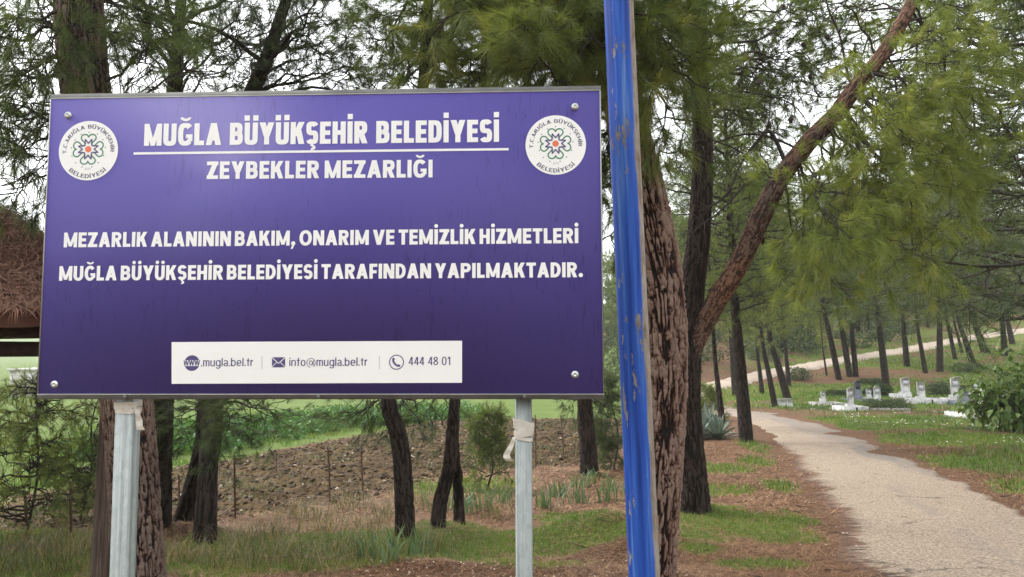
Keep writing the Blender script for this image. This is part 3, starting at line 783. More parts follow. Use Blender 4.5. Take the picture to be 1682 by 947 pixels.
def glyph(ch, t, k=1.0, e_=2.4, sq=False, space=.30):
    """pieces and advance width; t the stem thickness, k the width factor"""
    h = t * 0.88
    W = {'I': t, 'İ': t, 'M': .92 * k, 'N': .74 * k, 'A': .80 * k, 'V': .80 * k, 'O': .84 * k, 'G': .76 * k, 'Ğ': .76 * k, 'C': .74 * k, 'L': .52 * k, 'E': .56 * k, 'F': .54 * k,
         'T': .64 * k, 'J': .5 * k, 'Z': .66 * k, 'S': .62 * k, 'Ş': .62 * k, 'Y': .76 * k, 'K': .72 * k}.get(ch, .68 * k)
    w = W; P = []
    stem = lambda: _r(0, 0, t, 1)
    def bowl(y0, y1, ww):
        ry = (y1 - y0) / 2; rx = min(ry * 1.0, ww - t * 1.1)
        return _r(t * .5, y0, ww - rx, y0 + h) + _r(t * .5, y1 - h, ww - rx, y1) + _arc(ww - rx, (y0 + y1) / 2, rx, ry, -90, 90, min(t, rx * .95), h, e_=e_)
    if ch == ' ': return [], space
    if ch in 'Iİ': P = stem()
    elif ch == 'L': P = stem() + _r(t * .5, 0, w, h)
    elif ch == 'E': P = stem() + _r(t * .5, 0, w, h) + _r(t * .5, 1 - h, w, 1) + _r(t * .5, .5 - h / 2, w * .94, .5 + h / 2)
    elif ch == 'F': P = stem() + _r(t * .5, 1 - h, w, 1) + _r(t * .5, .46 - h / 2, w * .92, .46 + h / 2)
    elif ch == 'T': P = _r(0, 1 - h, w, 1) + _r(w / 2 - t / 2, 0, w / 2 + t / 2, 1 - h * .5)
    elif ch == 'H': P = stem() + _r(w - t, 0, w, 1) + _r(t * .5, .5 - h / 2, w - t * .5, .5 + h / 2)
    elif ch == 'M': P = stem() + _r(w - t, 0, w, 1) + _d(w / 2, .0 if sq else .06, t * .52, 1, t * .86) + _d(w / 2, .0 if sq else .06, w - t * .52, 1, t * .86)
    elif ch == 'N': P = stem() + _r(w - t, 0, w, 1) + _d(w - t * .6, 0, t * .6, 1, t * 1.15)
    elif ch == 'A': P = _d(t * .56, 0, w / 2, 1, t * 1.12) + _d(w - t * .56, 0, w / 2, 1, t * 1.12) + _r(w * .26, .2, w * .74, .2 + h * .9)
    elif ch == 'V': P = _d(w / 2, 0, t * .56, 1, t * 1.12) + _d(w / 2, 0, w - t * .56, 1, t * 1.12)
    elif ch == 'Y': P = _r(w / 2 - t / 2, 0, w / 2 + t / 2, .45) + _d(w / 2, .36, t * .58, 1, t * 1.14) + _d(w / 2, .36, w - t * .58, 1, t * 1.14)
    elif ch == 'K': P = stem() + _d(t * .95, .36, w - t * .6, 1, t * 1.15) + _d(w - t * .58, 0, t * 1.55, .62, t * 1.15)
    elif ch == 'Z': P = _r(0, 0, w, h) + _r(0, 1 - h, w, 1) + _d(t * .75, h * .6, w - t * .75, 1 - h * .6, t * 1.3)
    elif ch == 'B': P = stem() + bowl(0, .5 + h / 2, w) + bowl(.5 - h / 2, 1, w * .95)
    elif ch == 'P': P = stem() + bowl(.38, 1, w)
    elif ch == 'R': P = stem() + bowl(.40, 1, w * .97) + _d(w - t * .55, 0, w * .52, .46, t * 1.12)
    elif ch == 'D': P = stem() + bowl(0, 1, w)
    elif ch == 'O': P = _arc(w / 2, .5, w / 2, .515, 0, 360, t, h, e_=e_)
    elif ch == 'C': P = _arc(w / 2, .5, w / 2, .515, 48, 312, t, h, e_=e_)
    elif ch in 'GĞ': P = _arc(w / 2, .5, w / 2, .515, 38, 322, t, h, e_=e_) + _r(w * .54, .50 - h * .85, w * .99, .50) + _r(w - t * .9, .18, w * .99, .5)
    elif ch in 'UÜ': P = _r(0, w * .5, t, 1) + _r(w - t, w * .5, w, 1) + _arc(w / 2, w * .5, w / 2, w * .5 + .012, 180, 360, t, h, e_=e_)
    elif ch in 'SŞ':
        ry = .25 + h / 4 + .008
        P = _arc(w / 2, 1.012 - ry, w / 2, ry, 22, 270, t * .97, h, e_=e_) + _arc(w / 2, ry - .012, w / 2, ry, 90, -158, t * .97, h, e_=e_)
    elif ch == '.': return _dot(t * .62, t * .6, t * .62, sq), t * 1.25
    elif ch == ',': return _dot(t * .62, t * .6, t * .62, sq) + _d(t * .2, -t * .95, t * .85, t * .6, t * .6), t * 1.25
    if ch in 'İ': P = P + _dot(t / 2, 1.10 + t * .5, t * (.5 if sq else .56), sq)
    if ch in 'Ü': P = P + _dot(w / 2 - t * .85, 1.10 + t * .45, t * .52, sq) + _dot(w / 2 + t * .85, 1.10 + t * .45, t * .52, sq)
    if ch == 'Ğ': P = P + _arc(w / 2, 1.30, t * 1.1, .20, 190, 350, t * .5, t * .5)
    if ch == 'Ş': P = P + _d(w / 2 - t * .1, -.10, w / 2, 0.02, t * .5) + _arc(w / 2 - t * .05, -.16, t * .75, .12, -110, 80, t * .55, t * .45)
    return P, W

XH = .73
def glyph_l(ch, t):
    h = t * .85; rb = .27; w = .54
    ring = lambda cx=rb, a0=0, a1=360: _arc(cx, XH / 2, rb, XH / 2 + .01, a0, a1, t, h, e_=2.3)
    if ch == ' ': return [], .24
    if ch == 'w':
        q = .16; return _d(q + t * .1, 0, t * .5, XH, t) + _d(q + t * .1, 0, q * 2 + t * .1, XH, t) + _d(q * 3 + t * .1, 0, q * 2 + t * .1, XH, t) + _d(q * 3 + t * .1, 0, q * 4, XH, t), q * 4 + t * .4
    if ch in 'nm':
        P = _r(0, 0, t, XH); ww = .5 if ch == 'n' else .42
        for k in range(1 if ch == 'n' else 2):
            x0 = k * (ww - t)
            P += _r(x0 + ww - t, 0, x0 + ww, XH - .2) + _arc(x0 + ww / 2, XH - .2, ww / 2, .21, 0, 180, t, h)
        return P, ww if ch == 'n' else 2 * ww - t
    if ch == 'u': return _r(0, .2, t, XH) + _r(.5 - t, 0, .5, XH) + _arc(.25, .2, .25, .21, 180, 360, t, h), .5
    if ch == 'g': return ring() + _r(w - t, -.08, w, XH) + _arc(rb, -.08, rb, .22, 190, 360, t, h), w
    if ch == 'l': return _r(0, 0, t, 1), t
    if ch == 'i': return _r(0, 0, t, XH) + _r(0, .86, t, 1), t
    if ch == 'b': return ring() + _r(0, 0, t, 1), w
    if ch == 'a': return _arc(.23, .2, .23, .21, 90, 270, t, h) + _r(.2, .41 - h, .4, .41) + _r(.2, -.01, .38, h - .01) + _r(.48 - t, 0, .48, XH - .2) + _arc(.25, XH - .2, .23, .21, 0, 165, t, h), .48
    if ch == 'e': return ring(a0=0, a1=318) + _r(t * .6, XH / 2 - h / 2, w - .01, XH / 2 + h / 2), w
    if ch == 'o': return ring(), w
    if ch == 't': return _r(.1, .1, .1 + t, .92) + _r(0, XH - h, .32, XH) + _arc(.1 + .14, .14, .14, .14, 180, 280, t, h), .33
    if ch == 'r': return _r(0, 0, t, XH) + _arc(.28, XH - .24, .24, .25, 85, 175, t, h * 1.1), .31
    if ch == 'f': return _r(.1, 0, .1 + t, .8) + _r(0, XH - h, .32, XH) + _arc(.1 + .17, .8, .17, .2, 80, 180, t, h), .33
    if ch == '.': return _r(0, 0, t * 1.1, t * 1.1), t * 1.1
    if ch == '@': return _arc(.5, .38, .5, .58, -60, 262, t * .6, t * .6) + _arc(.48, .38, .22, .29, 0, 360, t * .65, t * .65) + _d(.72, .12, .78, .68, t * .65) + _arc(.83, .30, .17, .2, 180, 330, t * .55, t * .55), 1.0
    if ch == '0': return _arc(.27, .5, .27, .51, 0, 360, t, h, e_=2.5), .54
    if ch == '8': return _arc(.27, .27, .27, .28, 0, 360, t, h) + _arc(.27, .76, .24, .25, 0, 360, t, h), .54
    if ch == '4': return _r(.34, 0, .34 + t, 1) + _r(0, .22, .54, .22 + h) + _d(t * .55, .25, .36, 1, t * 1.05), .54
    if ch == '1': return _r(.2, 0, .2 + t, 1) + _d(.06, .72, .22, 1, t), .36
    if ch == '2': return _arc(.27, .72, .26, .29, -10, 170, t, h) + _r(0, 0, .54, h) + _d(t * .6, h * .6, .45, .72, t * 1.1), .54
    return [], .3

def layout(s, t, gap, gl, **kw):
    out = []; x = 0.0
    for ch in s:
        P, w = gl(ch, t, **kw)
        out += [[(a + x, b) for a, b in p] for p in P]
        x += w + gap
    return out, x - gap

def line_text(name, s, p0, p1, cap, t, gap, m, parent, gl=glyph, out=0.0006, **kw):
    """set s on the sign from pixel p0 to p1 along its baseline, cap height given in pixels"""
    (ua, va), (ub, vb) = to_uv(*p0), to_uv(*p1)
    (_, vc) = to_uv(p0[0], p0[1] - cap); H = vc - va
    pieces, w = layout(s, t, gap, gl, **kw)
    sxx = (ub - ua) / w; sl = (vb - va) / (ub - ua)
    pieces = [[(ua + a * sxx, va + b * H + sl * a * sxx) for a, b in p] for p in pieces]
    return sflat(name, pieces, out, m, parent)

line_text('lettering', 'MUĞLA BÜYÜKŞEHİR BELEDİYESİ', (236.5, 239.2), (819.7, 232.6), 36, .238, .080, M['white_print'], sign, k=.90, e_=3.0, sq=True, space=.24)
line_text('lettering', 'ZEYBEKLER MEZARLIĞI', (339.4, 293.7), (710.5, 291), 28.7, .235, .10, M['white_print'], sign, k=1.0, e_=2.5, sq=True, space=.12)
line_text('lettering', 'MEZARLIK ALANININ BAKIM, ONARIM VE TEMİZLİK HİZMETLERİ', (104.6, 406), (950, 399), 24.3, .235, .095, M['white_print'], sign, k=1.0, e_=2.15, space=.08)
line_text('lettering', 'MUĞLA BÜYÜKŞEHİR BELEDİYESİ TARAFINDAN YAPILMAKTADIR.', (97, 460.8), (957.6, 454.9), 24, .235, .095, M['white_print'], sign, k=1.0, e_=2.15, space=.08)
a = to_uv(219.5, 253.7); b = to_uv(835.5, 246.6); c = to_uv(835.5, 242.8); d = to_uv(219.5, 249.9)
sflat('underline', [[a, b, c, d]], 0.0006, M['white_print'], sign)

# the white contact strip
cs = [to_uv(282, 630), to_uv(759, 628.3), to_uv(759, 559.3), to_uv(282, 561.5)]
strip = sflat('contact_strip', [cs], 0.0007, M['white_print'], sign)
def circ(px, py, r, n=28, a0=0, a1=360):
    u, v = to_uv(px, py); s = abs(to_uv(px + r, py)[0] - u)
    return u, v, s
PP = M['purple_print']
u, v, s = circ(315.5, 596, 12.6)
ang = np.linspace(0, 2 * math.pi, 41)
def cap_seg(sign_):
    pts = [(u + s * math.cos(t), v + s * math.sin(t)) for t in (np.linspace(R(22), R(158), 20) if sign_ > 0 else np.linspace(R(202), R(338), 20))]
    return pts
sflat('globe_icon', [cap_seg(1), cap_seg(-1)], 0.0010, PP, strip)
kw = dict(gl=glyph_l, out=0.0011)
line_text('lettering', 'www', (301.5, 600.2), (328.5, 600.0), 12.0, .13, .02, PP, strip, **kw)
line_text('lettering', '.mugla.bel.tr', (330.2, 601.4), (416, 600.9), 13.6, .125, .10, PP, strip, **kw)
line_text('lettering', 'info@mugla.bel.tr', (475.2, 600.9), (603.5, 600.3), 13.6, .125, .10, PP, strip, **kw)
line_text('lettering', '444 48 01', (671, 599.6), (740, 599.2), 13.6, .13, .10, PP, strip, **kw)
for px in (430.4, 623.2):
    sflat('divider', [[to_uv(px - .5, 606), to_uv(px + .5, 606), to_uv(px + .5, 584), to_uv(px - .5, 584)]], 0.0010, M['grey_print'], strip)
ev = [to_uv(446.8, 603), to_uv(468.6, 603), to_uv(468.6, 586.4), to_uv(446.8, 586.4)]
sflat('envelope_icon', [ev], 0.0010, PP, strip)
def lineq(p, q, w):
    (x0, y0), (x1, y1) = to_uv(*p), to_uv(*q); dx, dy = x1 - x0, y1 - y0; l = math.hypot(dx, dy); nx_, ny_ = -dy / l * w / 2, dx / l * w / 2
    return [(x0 + nx_, y0 + ny_), (x0 - nx_, y0 - ny_), (x1 - nx_, y1 - ny_), (x1 + nx_, y1 + ny_)]
sflat('envelope_fold', [lineq((446.8, 586.8), (457.7, 596.5), .0026), lineq((457.7, 596.5), (468.6, 586.8), .0026), lineq((446.8, 602.6), (454.4, 595), .0022), lineq((468.6, 602.6), (461, 595), .0022)], 0.0013, M['white_print'], strip)
u, v, s = circ(651.4, 594.6, 12.3)
ringp = [[(u + s * math.cos(a0), v + s * math.sin(a0)), (u + s * math.cos(a1), v + s * math.sin(a1)), (u + s * .87 * math.cos(a1), v + s * .87 * math.sin(a1)), (u + s * .87 * math.cos(a0), v + s * .87 * math.sin(a0))] for a0, a1 in zip(ang[:-1], ang[1:])]
hand = []
pth = [(-.42, .52), (-.46, .18), (-.28, -.16), (.02, -.42), (.36, -.50)]
for k in range(4):
    (x0, y0), (x1, y1) = pth[k], pth[k + 1]; dx, dy = x1 - x0, y1 - y0; l = math.hypot(dx, dy); w = .13
    hand.append([(u + s * (x0 - dy / l * w), v + s * (y0 + dx / l * w)), (u + s * (x0 + dy / l * w), v + s * (y0 - dx / l * w)), (u + s * (x1 + dy / l * w), v + s * (y1 - dx / l * w)), (u + s * (x1 - dy / l * w), v + s * (y1 + dx / l * w))])
hand.append([(u + s * a_, v + s * b_) for a_, b_ in ((-.56, .24), (-.30, .20), (-.22, .48), (-.46, .62))]); hand.append([(u + s * a_, v + s * b_) for a_, b_ in ((.14, -.50), (.40, -.62), (.56, -.40), (.26, -.24))])
sflat('telephone_icon', ringp + hand, 0.0010, PP, strip)

def emblem(cx, cy, rp):
    u, v = to_uv(cx, cy); rx = abs(to_uv(cx + rp, cy)[0] - u)
    disc = sflat('emblem', [[(u + rx * math.cos(a_), v + rx * math.sin(a_)) for a_ in np.linspace(0, 2 * math.pi, 65)[:-1]]], 0.0007, M['white_print'], sign)
    def E_(p): return (u + rx * p[0], v + rx * p[1])
    def stroke(P, w, closed=False):
        P = [np.array(p, float) for p in P]; out = []
        n = len(P); rng = range(n if closed else n - 1)
        for k in rng:
            a_, b_ = P[k], P[(k + 1) % n]; d_ = b_ - a_; l = np.linalg.norm(d_) + 1e-9; d_ /= l
            nn = np.array([-d_[1], d_[0]]) * w / 2; x_ = d_ * w * .3
            out.append([E_(a_ + nn - x_), E_(a_ - nn - x_), E_(b_ - nn + x_), E_(b_ + nn + x_)])
        return out
    fc = np.array([-.005, .045])
    green = []
    def heart():
        pts = [(-.095, .19)]
        lob = [(-.13, .40)]
        for a_ in np.linspace(215, 25, 12): pts.append((-.125 + .125 * math.cos(R(a_)), .385 + .115 * math.sin(R(a_))))
        pts.append((0, .405))
        r = [(-x, y) for x, y in pts[::-1]]
        return pts + r[1:]
    for q in range(4):
        c_, s_ = math.cos(q * math.pi / 2), math.sin(q * math.pi / 2)
        green += stroke([(fc[0] + x * c_ - y * s_, fc[1] + x * s_ + y * c_) for x, y in heart()], .042)
    sflat('emblem_hearts', green, 0.0010, M['green_print'], disc)
    star = []
    for q in range(4):
        b_ = q * 90
        for a_, r_ in ((b_ - 45, .17), (b_ - 18, .345), (b_, .20), (b_ + 18, .345)):
            star.append((fc[0] + r_ * math.cos(R(a_)), fc[1] + r_ * math.sin(R(a_))))
    sflat('emblem_star', stroke(star, .042, True), 0.0014, M['purple_print'], disc)
    sflat('emblem_centre', [[E_((fc[0] + .105 * math.cos(a_), fc[1] + .105 * math.sin(a_))) for a_ in np.linspace(0, 2 * math.pi, 25)[:-1]]], 0.0014, M['red_print'], disc)
    dots = []
    for x, y in ((0, .62), (.285, .55), (-.265, .55), (.48, .36), (-.465, .36), (.57, .10), (-.58, .10), (.52, -.18), (-.545, -.18), (.355, -.41), (-.41, -.41), (.14, -.55), (-.195, -.55)):
        dots.append([E_((x + .02 * math.cos(a_), y + .02 * math.sin(a_))) for a_ in np.linspace(0, 2 * math.pi, 9)[:-1]])
    sflat('emblem_dot_pattern', dots, 0.0010, M['letter_dark'], disc)
    def ringtext(s, a_start, a_end, rb, cap, t, inward, gl=glyph, **kw):
        P, w = layout(s, t, .10, gl, **kw); out = []
        for p in P:
            q = []
            for x, y in p:
                a_ = R(a_start + (a_end - a_start) * x / w); r_ = rb - y * cap if inward else rb + y * cap
                q.append(E_((r_ * math.cos(a_), r_ * math.sin(a_))))
            out.append(q)
        return out
    tx = ringtext('T.C.MUĞLA BÜYÜKŞEHİR', 187, -4, .745, .125, .15, False, k=.85, sq=True) + ringtext('BELEDİYESİ', 226, 313, .925, .135, .15, True, k=.85, sq=True)
    sflat('emblem_lettering', tx, 0.0010, M['letter_dark'], disc)
    P, w = layout('2014', .12, .1, glyph_l)
    sflat('emblem_year', [[E_((-.10 + .2 * a_ / w, -.655 + b_ * .075)) for a_, b_ in p] for p in P], 0.0010, M['grey_print'], disc)
emblem(145.4, 247, 48.6)
emblem(912.8, 237.8, 49.8)

def local_frame(u_, v_, out):
    return Matrix.Translation(Vector(SP(u_, v_, out))) @ SROT.to_4x4()
def screw(px, py):
    u_, v_ = to_uv(px, py); c = SP(u_, v_, 0)
    mb = MB(); n = 20; prof = [(.0135, .0004), (.0135, .002), (.0095, .0026), (.0090, .0050), (.0050, .0066), (.0044, .0045)]
    for k, (r_, o_) in enumerate(prof):
        pass
    v = np.array([[c + sx_ * r_ * math.cos(a_) + sz_ * r_ * math.sin(a_) + sn_ * o_ for a_ in np.arange(n) * 2 * math.pi / n] for r_, o_ in prof]).reshape(-1, 3)
    q = [[k * n + j, k * n + (j + 1) % n, (k + 1) * n + (j + 1) % n, (k + 1) * n + j] for k in range(len(prof) - 1) for j in range(n)]
    vc_ = len(v); v = np.vstack([v, c + sn_ * prof[-1][1]])
    mb.add(v, quads=q, tris=[[vc_, (len(prof) - 1) * n + j, (len(prof) - 1) * n + (j + 1) % n] for j in range(n)])
    mb.build('screw', M['screw'], sign)
for p in ((112, 189), (944.5, 175), (89.5, 631), (944.5, 615)): screw(*p)

# posts: galvanised box section behind the frame, with the rolled edges
def post(px_top, px_low, wx, wy, lean_px):
    a_ = at(px_top, 660, 2.90); b_ = at(px_low, 947, 2.90)
    d_ = (b_ - a_) / (a_[2] - b_[2])
    zb = float(height(b_[0], 2.9)) - 0.25
    top = a_ - d_ * (SP(0.2, SH - .05, 0)[2] - a_[2]); bot = a_ + d_ * (a_[2] - zb)
    off = -sn_ * (0.036 + wy / 2)
    base = lambda p: SP((p - BL).dot(sx_), 0, 0) * np.array([1, 1, 0]) + off * np.array([1, 1, 0]) + np.array([0, 0, p[2]])
    top, bot = base(top), base(bot)
    m_ = 24; r_ = 0.006
    sec = []
    for sx2, sy2, a0 in ((1, 1, 0), (-1, 1, 90), (-1, -1, 180), (1, -1, 270)):
        for a1 in (0, 30, 60, 90):
            an = R(a0 + a1); sec.append((sx2 * (wx / 2 - r_) + r_ * math.cos(an), sy2 * (wy / 2 - r_) + r_ * math.sin(an)))
    sec = np.array(sec); n = len(sec); hx = sx_ * np.array([1, 1, 0]); hy = -sn_ * np.array([1, 1, 0])
    v = np.array([[p + hx * s0 + hy * s1 for s0, s1 in sec] for p in (bot, top)]).reshape(-1, 3)
    q = [[j, (j + 1) % n, n + (j + 1) % n, n + j] for j in range(n)]
    mb = MB().add(v, quads=q)
    cap_ = [[n, n + i, n + i + 1] for i in range(1, n - 1)]
    mb.t.append(np.array(cap_)); mb.tm.append(np.zeros(len(cap_), np.int32))
    o = mb.build('post', M['galv'], sign)
    return o, top, bot
postR, rt, rb_ = post(860.6, 862.5, 0.060, 0.040, 0)
postL, lt, lb_ = post(207.5, 198.5, 0.068, 0.062, 0)
# bolts under the bottom rail
for px in (205, 523, 861):
    u_, _ = to_uv(px, 653); c = SP(u_, BARH * .28, -0.0035)
    MB().tube([c, c + sn_ * .005], [.008, .007], 6).build('bolt', M['frame_steel'], sign)

# tape bound round the posts
def wrap(name, label, cx_, zc, ztop, wx, wy, turns, tail_pts, dense):
    c3 = cx_
    loc = (c3[0], c3[1], zc)
    t_ = thing(name, loc, label, 'tape')
    hx = sx_ * np.array([1, 1, 0]); hy = -sn_ * np.array([1, 1, 0])
    for k in range(turns):
        z0 = zc + (ztop - zc) * (k + .3) / turns; tilt = random.uniform(-.012, .012); wd = random.uniform(.012, .022); g = .0025 + .0012 * k
        ring = []
        for a_ in np.linspace(0, 2 * math.pi, 41):
            c_, s_ = math.cos(a_), math.sin(a_); e1 = abs(c_) ** .25 * np.sign(c_); e2 = abs(s_) ** .25 * np.sign(s_)
            p = np.array([c3[0], c3[1], z0]) + hx * (wx / 2 + g) * e1 + hy * (wy / 2 + g) * e2 + np.array([0, 0, tilt * e1 + .004 * vnoise(np.array([a_ * 3]), np.array([k * 2.0]), 3)[0]])
            ring.append((p, wd * (.8 + .4 * vnoise(np.array([a_ * 2]), np.array([k * 5.0]), 4)[0])))
        v = np.array([[p - np.array([0, 0, w_ / 2]), p + np.array([0, 0, w_ / 2])] for p, w_ in ring]).reshape(-1, 3)
        MB().add(v, quads=[[2 * j, 2 * j + 2, 2 * j + 3, 2 * j + 1] for j in range(40)]).build('tape_turn', M['tape'], t_, True)
    pts = catmull(tail_pts, 14); wv = np.linspace(.012, .03, 14)
    v = np.array([[p - hx * w_ * .5, p + hx * w_ * .5 + sn_ * .004 * math.sin(i * 1.3)] for i, (p, w_) in enumerate(zip(pts, wv))]).reshape(-1, 3)
    MB().add(v, quads=[[2 * j, 2 * j + 2, 2 * j + 3, 2 * j + 1] for j in range(13)]).build('tape_tail', M['tape'], t_, True)
zr = at(862, 722, 2.84)[2]; zt = at(862, 690, 2.84)[2]
pR = rt + (rb_ - rt) * ((rt[2] - zr) / (rt[2] - rb_[2]))
wrap('binding_tape', 'cream tape wound several times round the narrow right post of the sign', pR, zr, zt, .060, .040, 6,
     [pR + np.array([-.034, -.01, .01]), pR + np.array([-.045, -.012, -.02]), pR + np.array([-.062, -.012, -.055]), pR + np.array([-.05, -.01, -.075])], True)
zr = at(212, 692, 2.84)[2]; zt = at(212, 664, 2.84)[2]
pL = lt + (lb_ - lt) * ((lt[2] - zr) / (lt[2] - lb_[2]))
wrap('binding_tape', 'pale knotted tape at the top of the wide left post under the sign', pL, zr + .03, zt, .068, .062, 3,
     [pL + np.array([.037, -.03, .05]), pL + np.array([.050, -.035, .035]), pL + np.array([.055, -.03, .0]), pL + np.array([.062, -.03, -.035])], False)

# the blue pipe
pa = at(1016, 0, 2.95); pb = at(1058.5, 947, 2.95)
dp = (pa - pb) / (pa[2] - pb[2])
zb = float(height(pb[0], 2.95))
foot = pb - dp * (pb[2] - zb + .15); head = pa + dp * 1.6
pole = thing('blue_pipe_pole', (foot[0], foot[1], zb), 'tall leaning blue steel pipe pole with chipped paint and rust beside the sign', 'pole')
ax = Vector(head - foot); Lp = ax.length; ax.normalize()
q_ = Vector((0, 0, 1)).rotation_difference(ax)
mb = MB()
npz = 200; rp_ = .0575
zz = np.linspace(0, Lp, npz); aa = np.arange(48) * 2 * math.pi / 48
dent = .0012 * (fbm(aa[None, :] * 1.5 + zz[:, None] * 0, zz[:, None] * 2.5, 77, 3) - .5)
v = np.stack([(rp_ + dent) * np.cos(aa)[None, :], (rp_ + dent) * np.sin(aa)[None, :], np.repeat(zz[:, None], 48, 1)], -1).reshape(-1, 3)
k = np.arange(npz - 1)[:, None] * 48; j = np.arange(48)[None, :]; j2 = (j + 1) % 48
mb.add(v, quads=np.stack([k + j, k + j2, k + 48 + j2, k + 48 + j], -1).reshape(-1, 4))
po = mb.build('pipe', M['pipe'], None, True)
po.parent = pole
po.matrix_parent_inverse = Matrix.Translation(pole.location).inverted()
po.matrix_local = Matrix.Identity(4)
po.location = Vector(foot); po.rotation_mode = 'QUATERNION'; po.rotation_quaternion = q_
capm = MB().tube([foot + np.array(ax) * Lp, foot + np.array(ax) * (Lp + .012)], [rp_ + .001, rp_ * .9], 32); capm.build('pipe_cap', M['rebar'], pole)

# ------------------------------------------------------------------ pines
def unit(v): return v / (np.linalg.norm(v) + 1e-12)
def rand_perp(d):
    r = RNG.normal(size=3); r -= d * r.dot(d); return unit(r)

def tuft_template(n, length, width, spread=(18, 62), seg=0.07, seed=0):
    """needles round a twig end that points along +Z; returns (n, 3, 3) triangles and their tint offsets"""
    g = np.random.default_rng(seed)
    a = g.uniform(0, 2 * math.pi, n); el = np.radians(g.uniform(spread[0], spread[1], n)); s = g.uniform(-seg, 0.0, n)
    L_ = length * g.uniform(0.7, 1.1, n)
    d = np.stack([np.sin(el) * np.cos(a), np.sin(el) * np.sin(a), np.cos(el)], 1)
    b = np.stack([np.zeros(n), np.zeros(n), s], 1)
    side = np.cross(d, g.normal(size=(n, 3))); side /= np.linalg.norm(side, axis=1)[:, None]
    tri = np.stack([b - side * width / 2, b + side * width / 2, b + d * L_[:, None]], 1)
    return tri, g.uniform(-.10, .10, n)

def basis(d):
    d = d / (np.linalg.norm(d, axis=1)[:, None] + 1e-12)
    up = np.where(np.abs(d[:, 2:3]) < .9, np.array([[0, 0, 1.0]]), np.array([[1.0, 0, 0]]))
    u = np.cross(up, d); u /= np.linalg.norm(u, axis=1)[:, None]
    v = np.cross(d, u)
    return np.stack([u, v, d], 2)                     # columns

class Crown:
    def __init__(s): s.tw, s.tp, s.td, s.tv, s.ts = [], [], [], [], []
    def twig(s, pts, r0, r1, n=4): s.tw.append((np.asarray(pts), np.linspace(r0, r1, len(pts)), n))
    def tuft(s, p, d, var, size=1.0): s.tp.append(p); s.td.append(d); s.tv.append(var); s.ts.append(size)
    def fill(s, mb, temps, droop=0.0, tmat=0, nmat=1, tintspan=0.22):
        for P, r, n in s.tw:
            v, q, t = tube_arrays(P, r, n, False); mb.add(v, quads=q, mat=tmat)
        if not s.tp: return mb
        tp = np.array(s.tp); td = np.array(s.td); tv = np.array(s.tv); ts = np.array(s.ts)
        B = basis(td); which = RNG.integers(0, len(temps), len(tp))
        sp = RNG.uniform(0, 2 * math.pi, len(tp))
        c_, s_ = np.cos(sp), np.sin(sp)
        u = B[:, :, 0] * c_[:, None] + B[:, :, 1] * s_[:, None]; w = -B[:, :, 0] * s_[:, None] + B[:, :, 1] * c_[:, None]
        B = np.stack([u, w, B[:, :, 2]], 2)
        for k, (tri, tint) in enumerate(temps):
            m = which == k
            if not m.any(): continue
            n = len(tri)
            v = np.einsum('mij,nkj->mnki', B[m], tri) * ts[m][:, None, None, None]
            v[:, :, 2, 2] -= droop * np.abs(RNG.normal(1, .3, v.shape[:2])) * ts[m][:, None]
            v = v + tp[m][:, None, None, :]
            var = np.clip(tv[m][:, None] + tint[None, :], 0, 1)
            var = np.repeat(var[:, :, None], 3, 2)
            cnt = v.shape[0] * n * 3
            mb.add(v.reshape(-1, 3), tris=np.arange(cnt).reshape(-1, 3), var=var.ravel(), mat=nmat)
        return mb

def wob(P, amp):
    n = len(P); k = np.linspace(0, 1, n)[:, None]
    ph = RNG.uniform(0, 6.28, 3); f = RNG.uniform(1.2, 2.6, 3)
    o = amp * np.sin(k * f * 6.28 + ph) * np.sin(k * math.pi * .5)
    o -= o[:1]
    return P + o

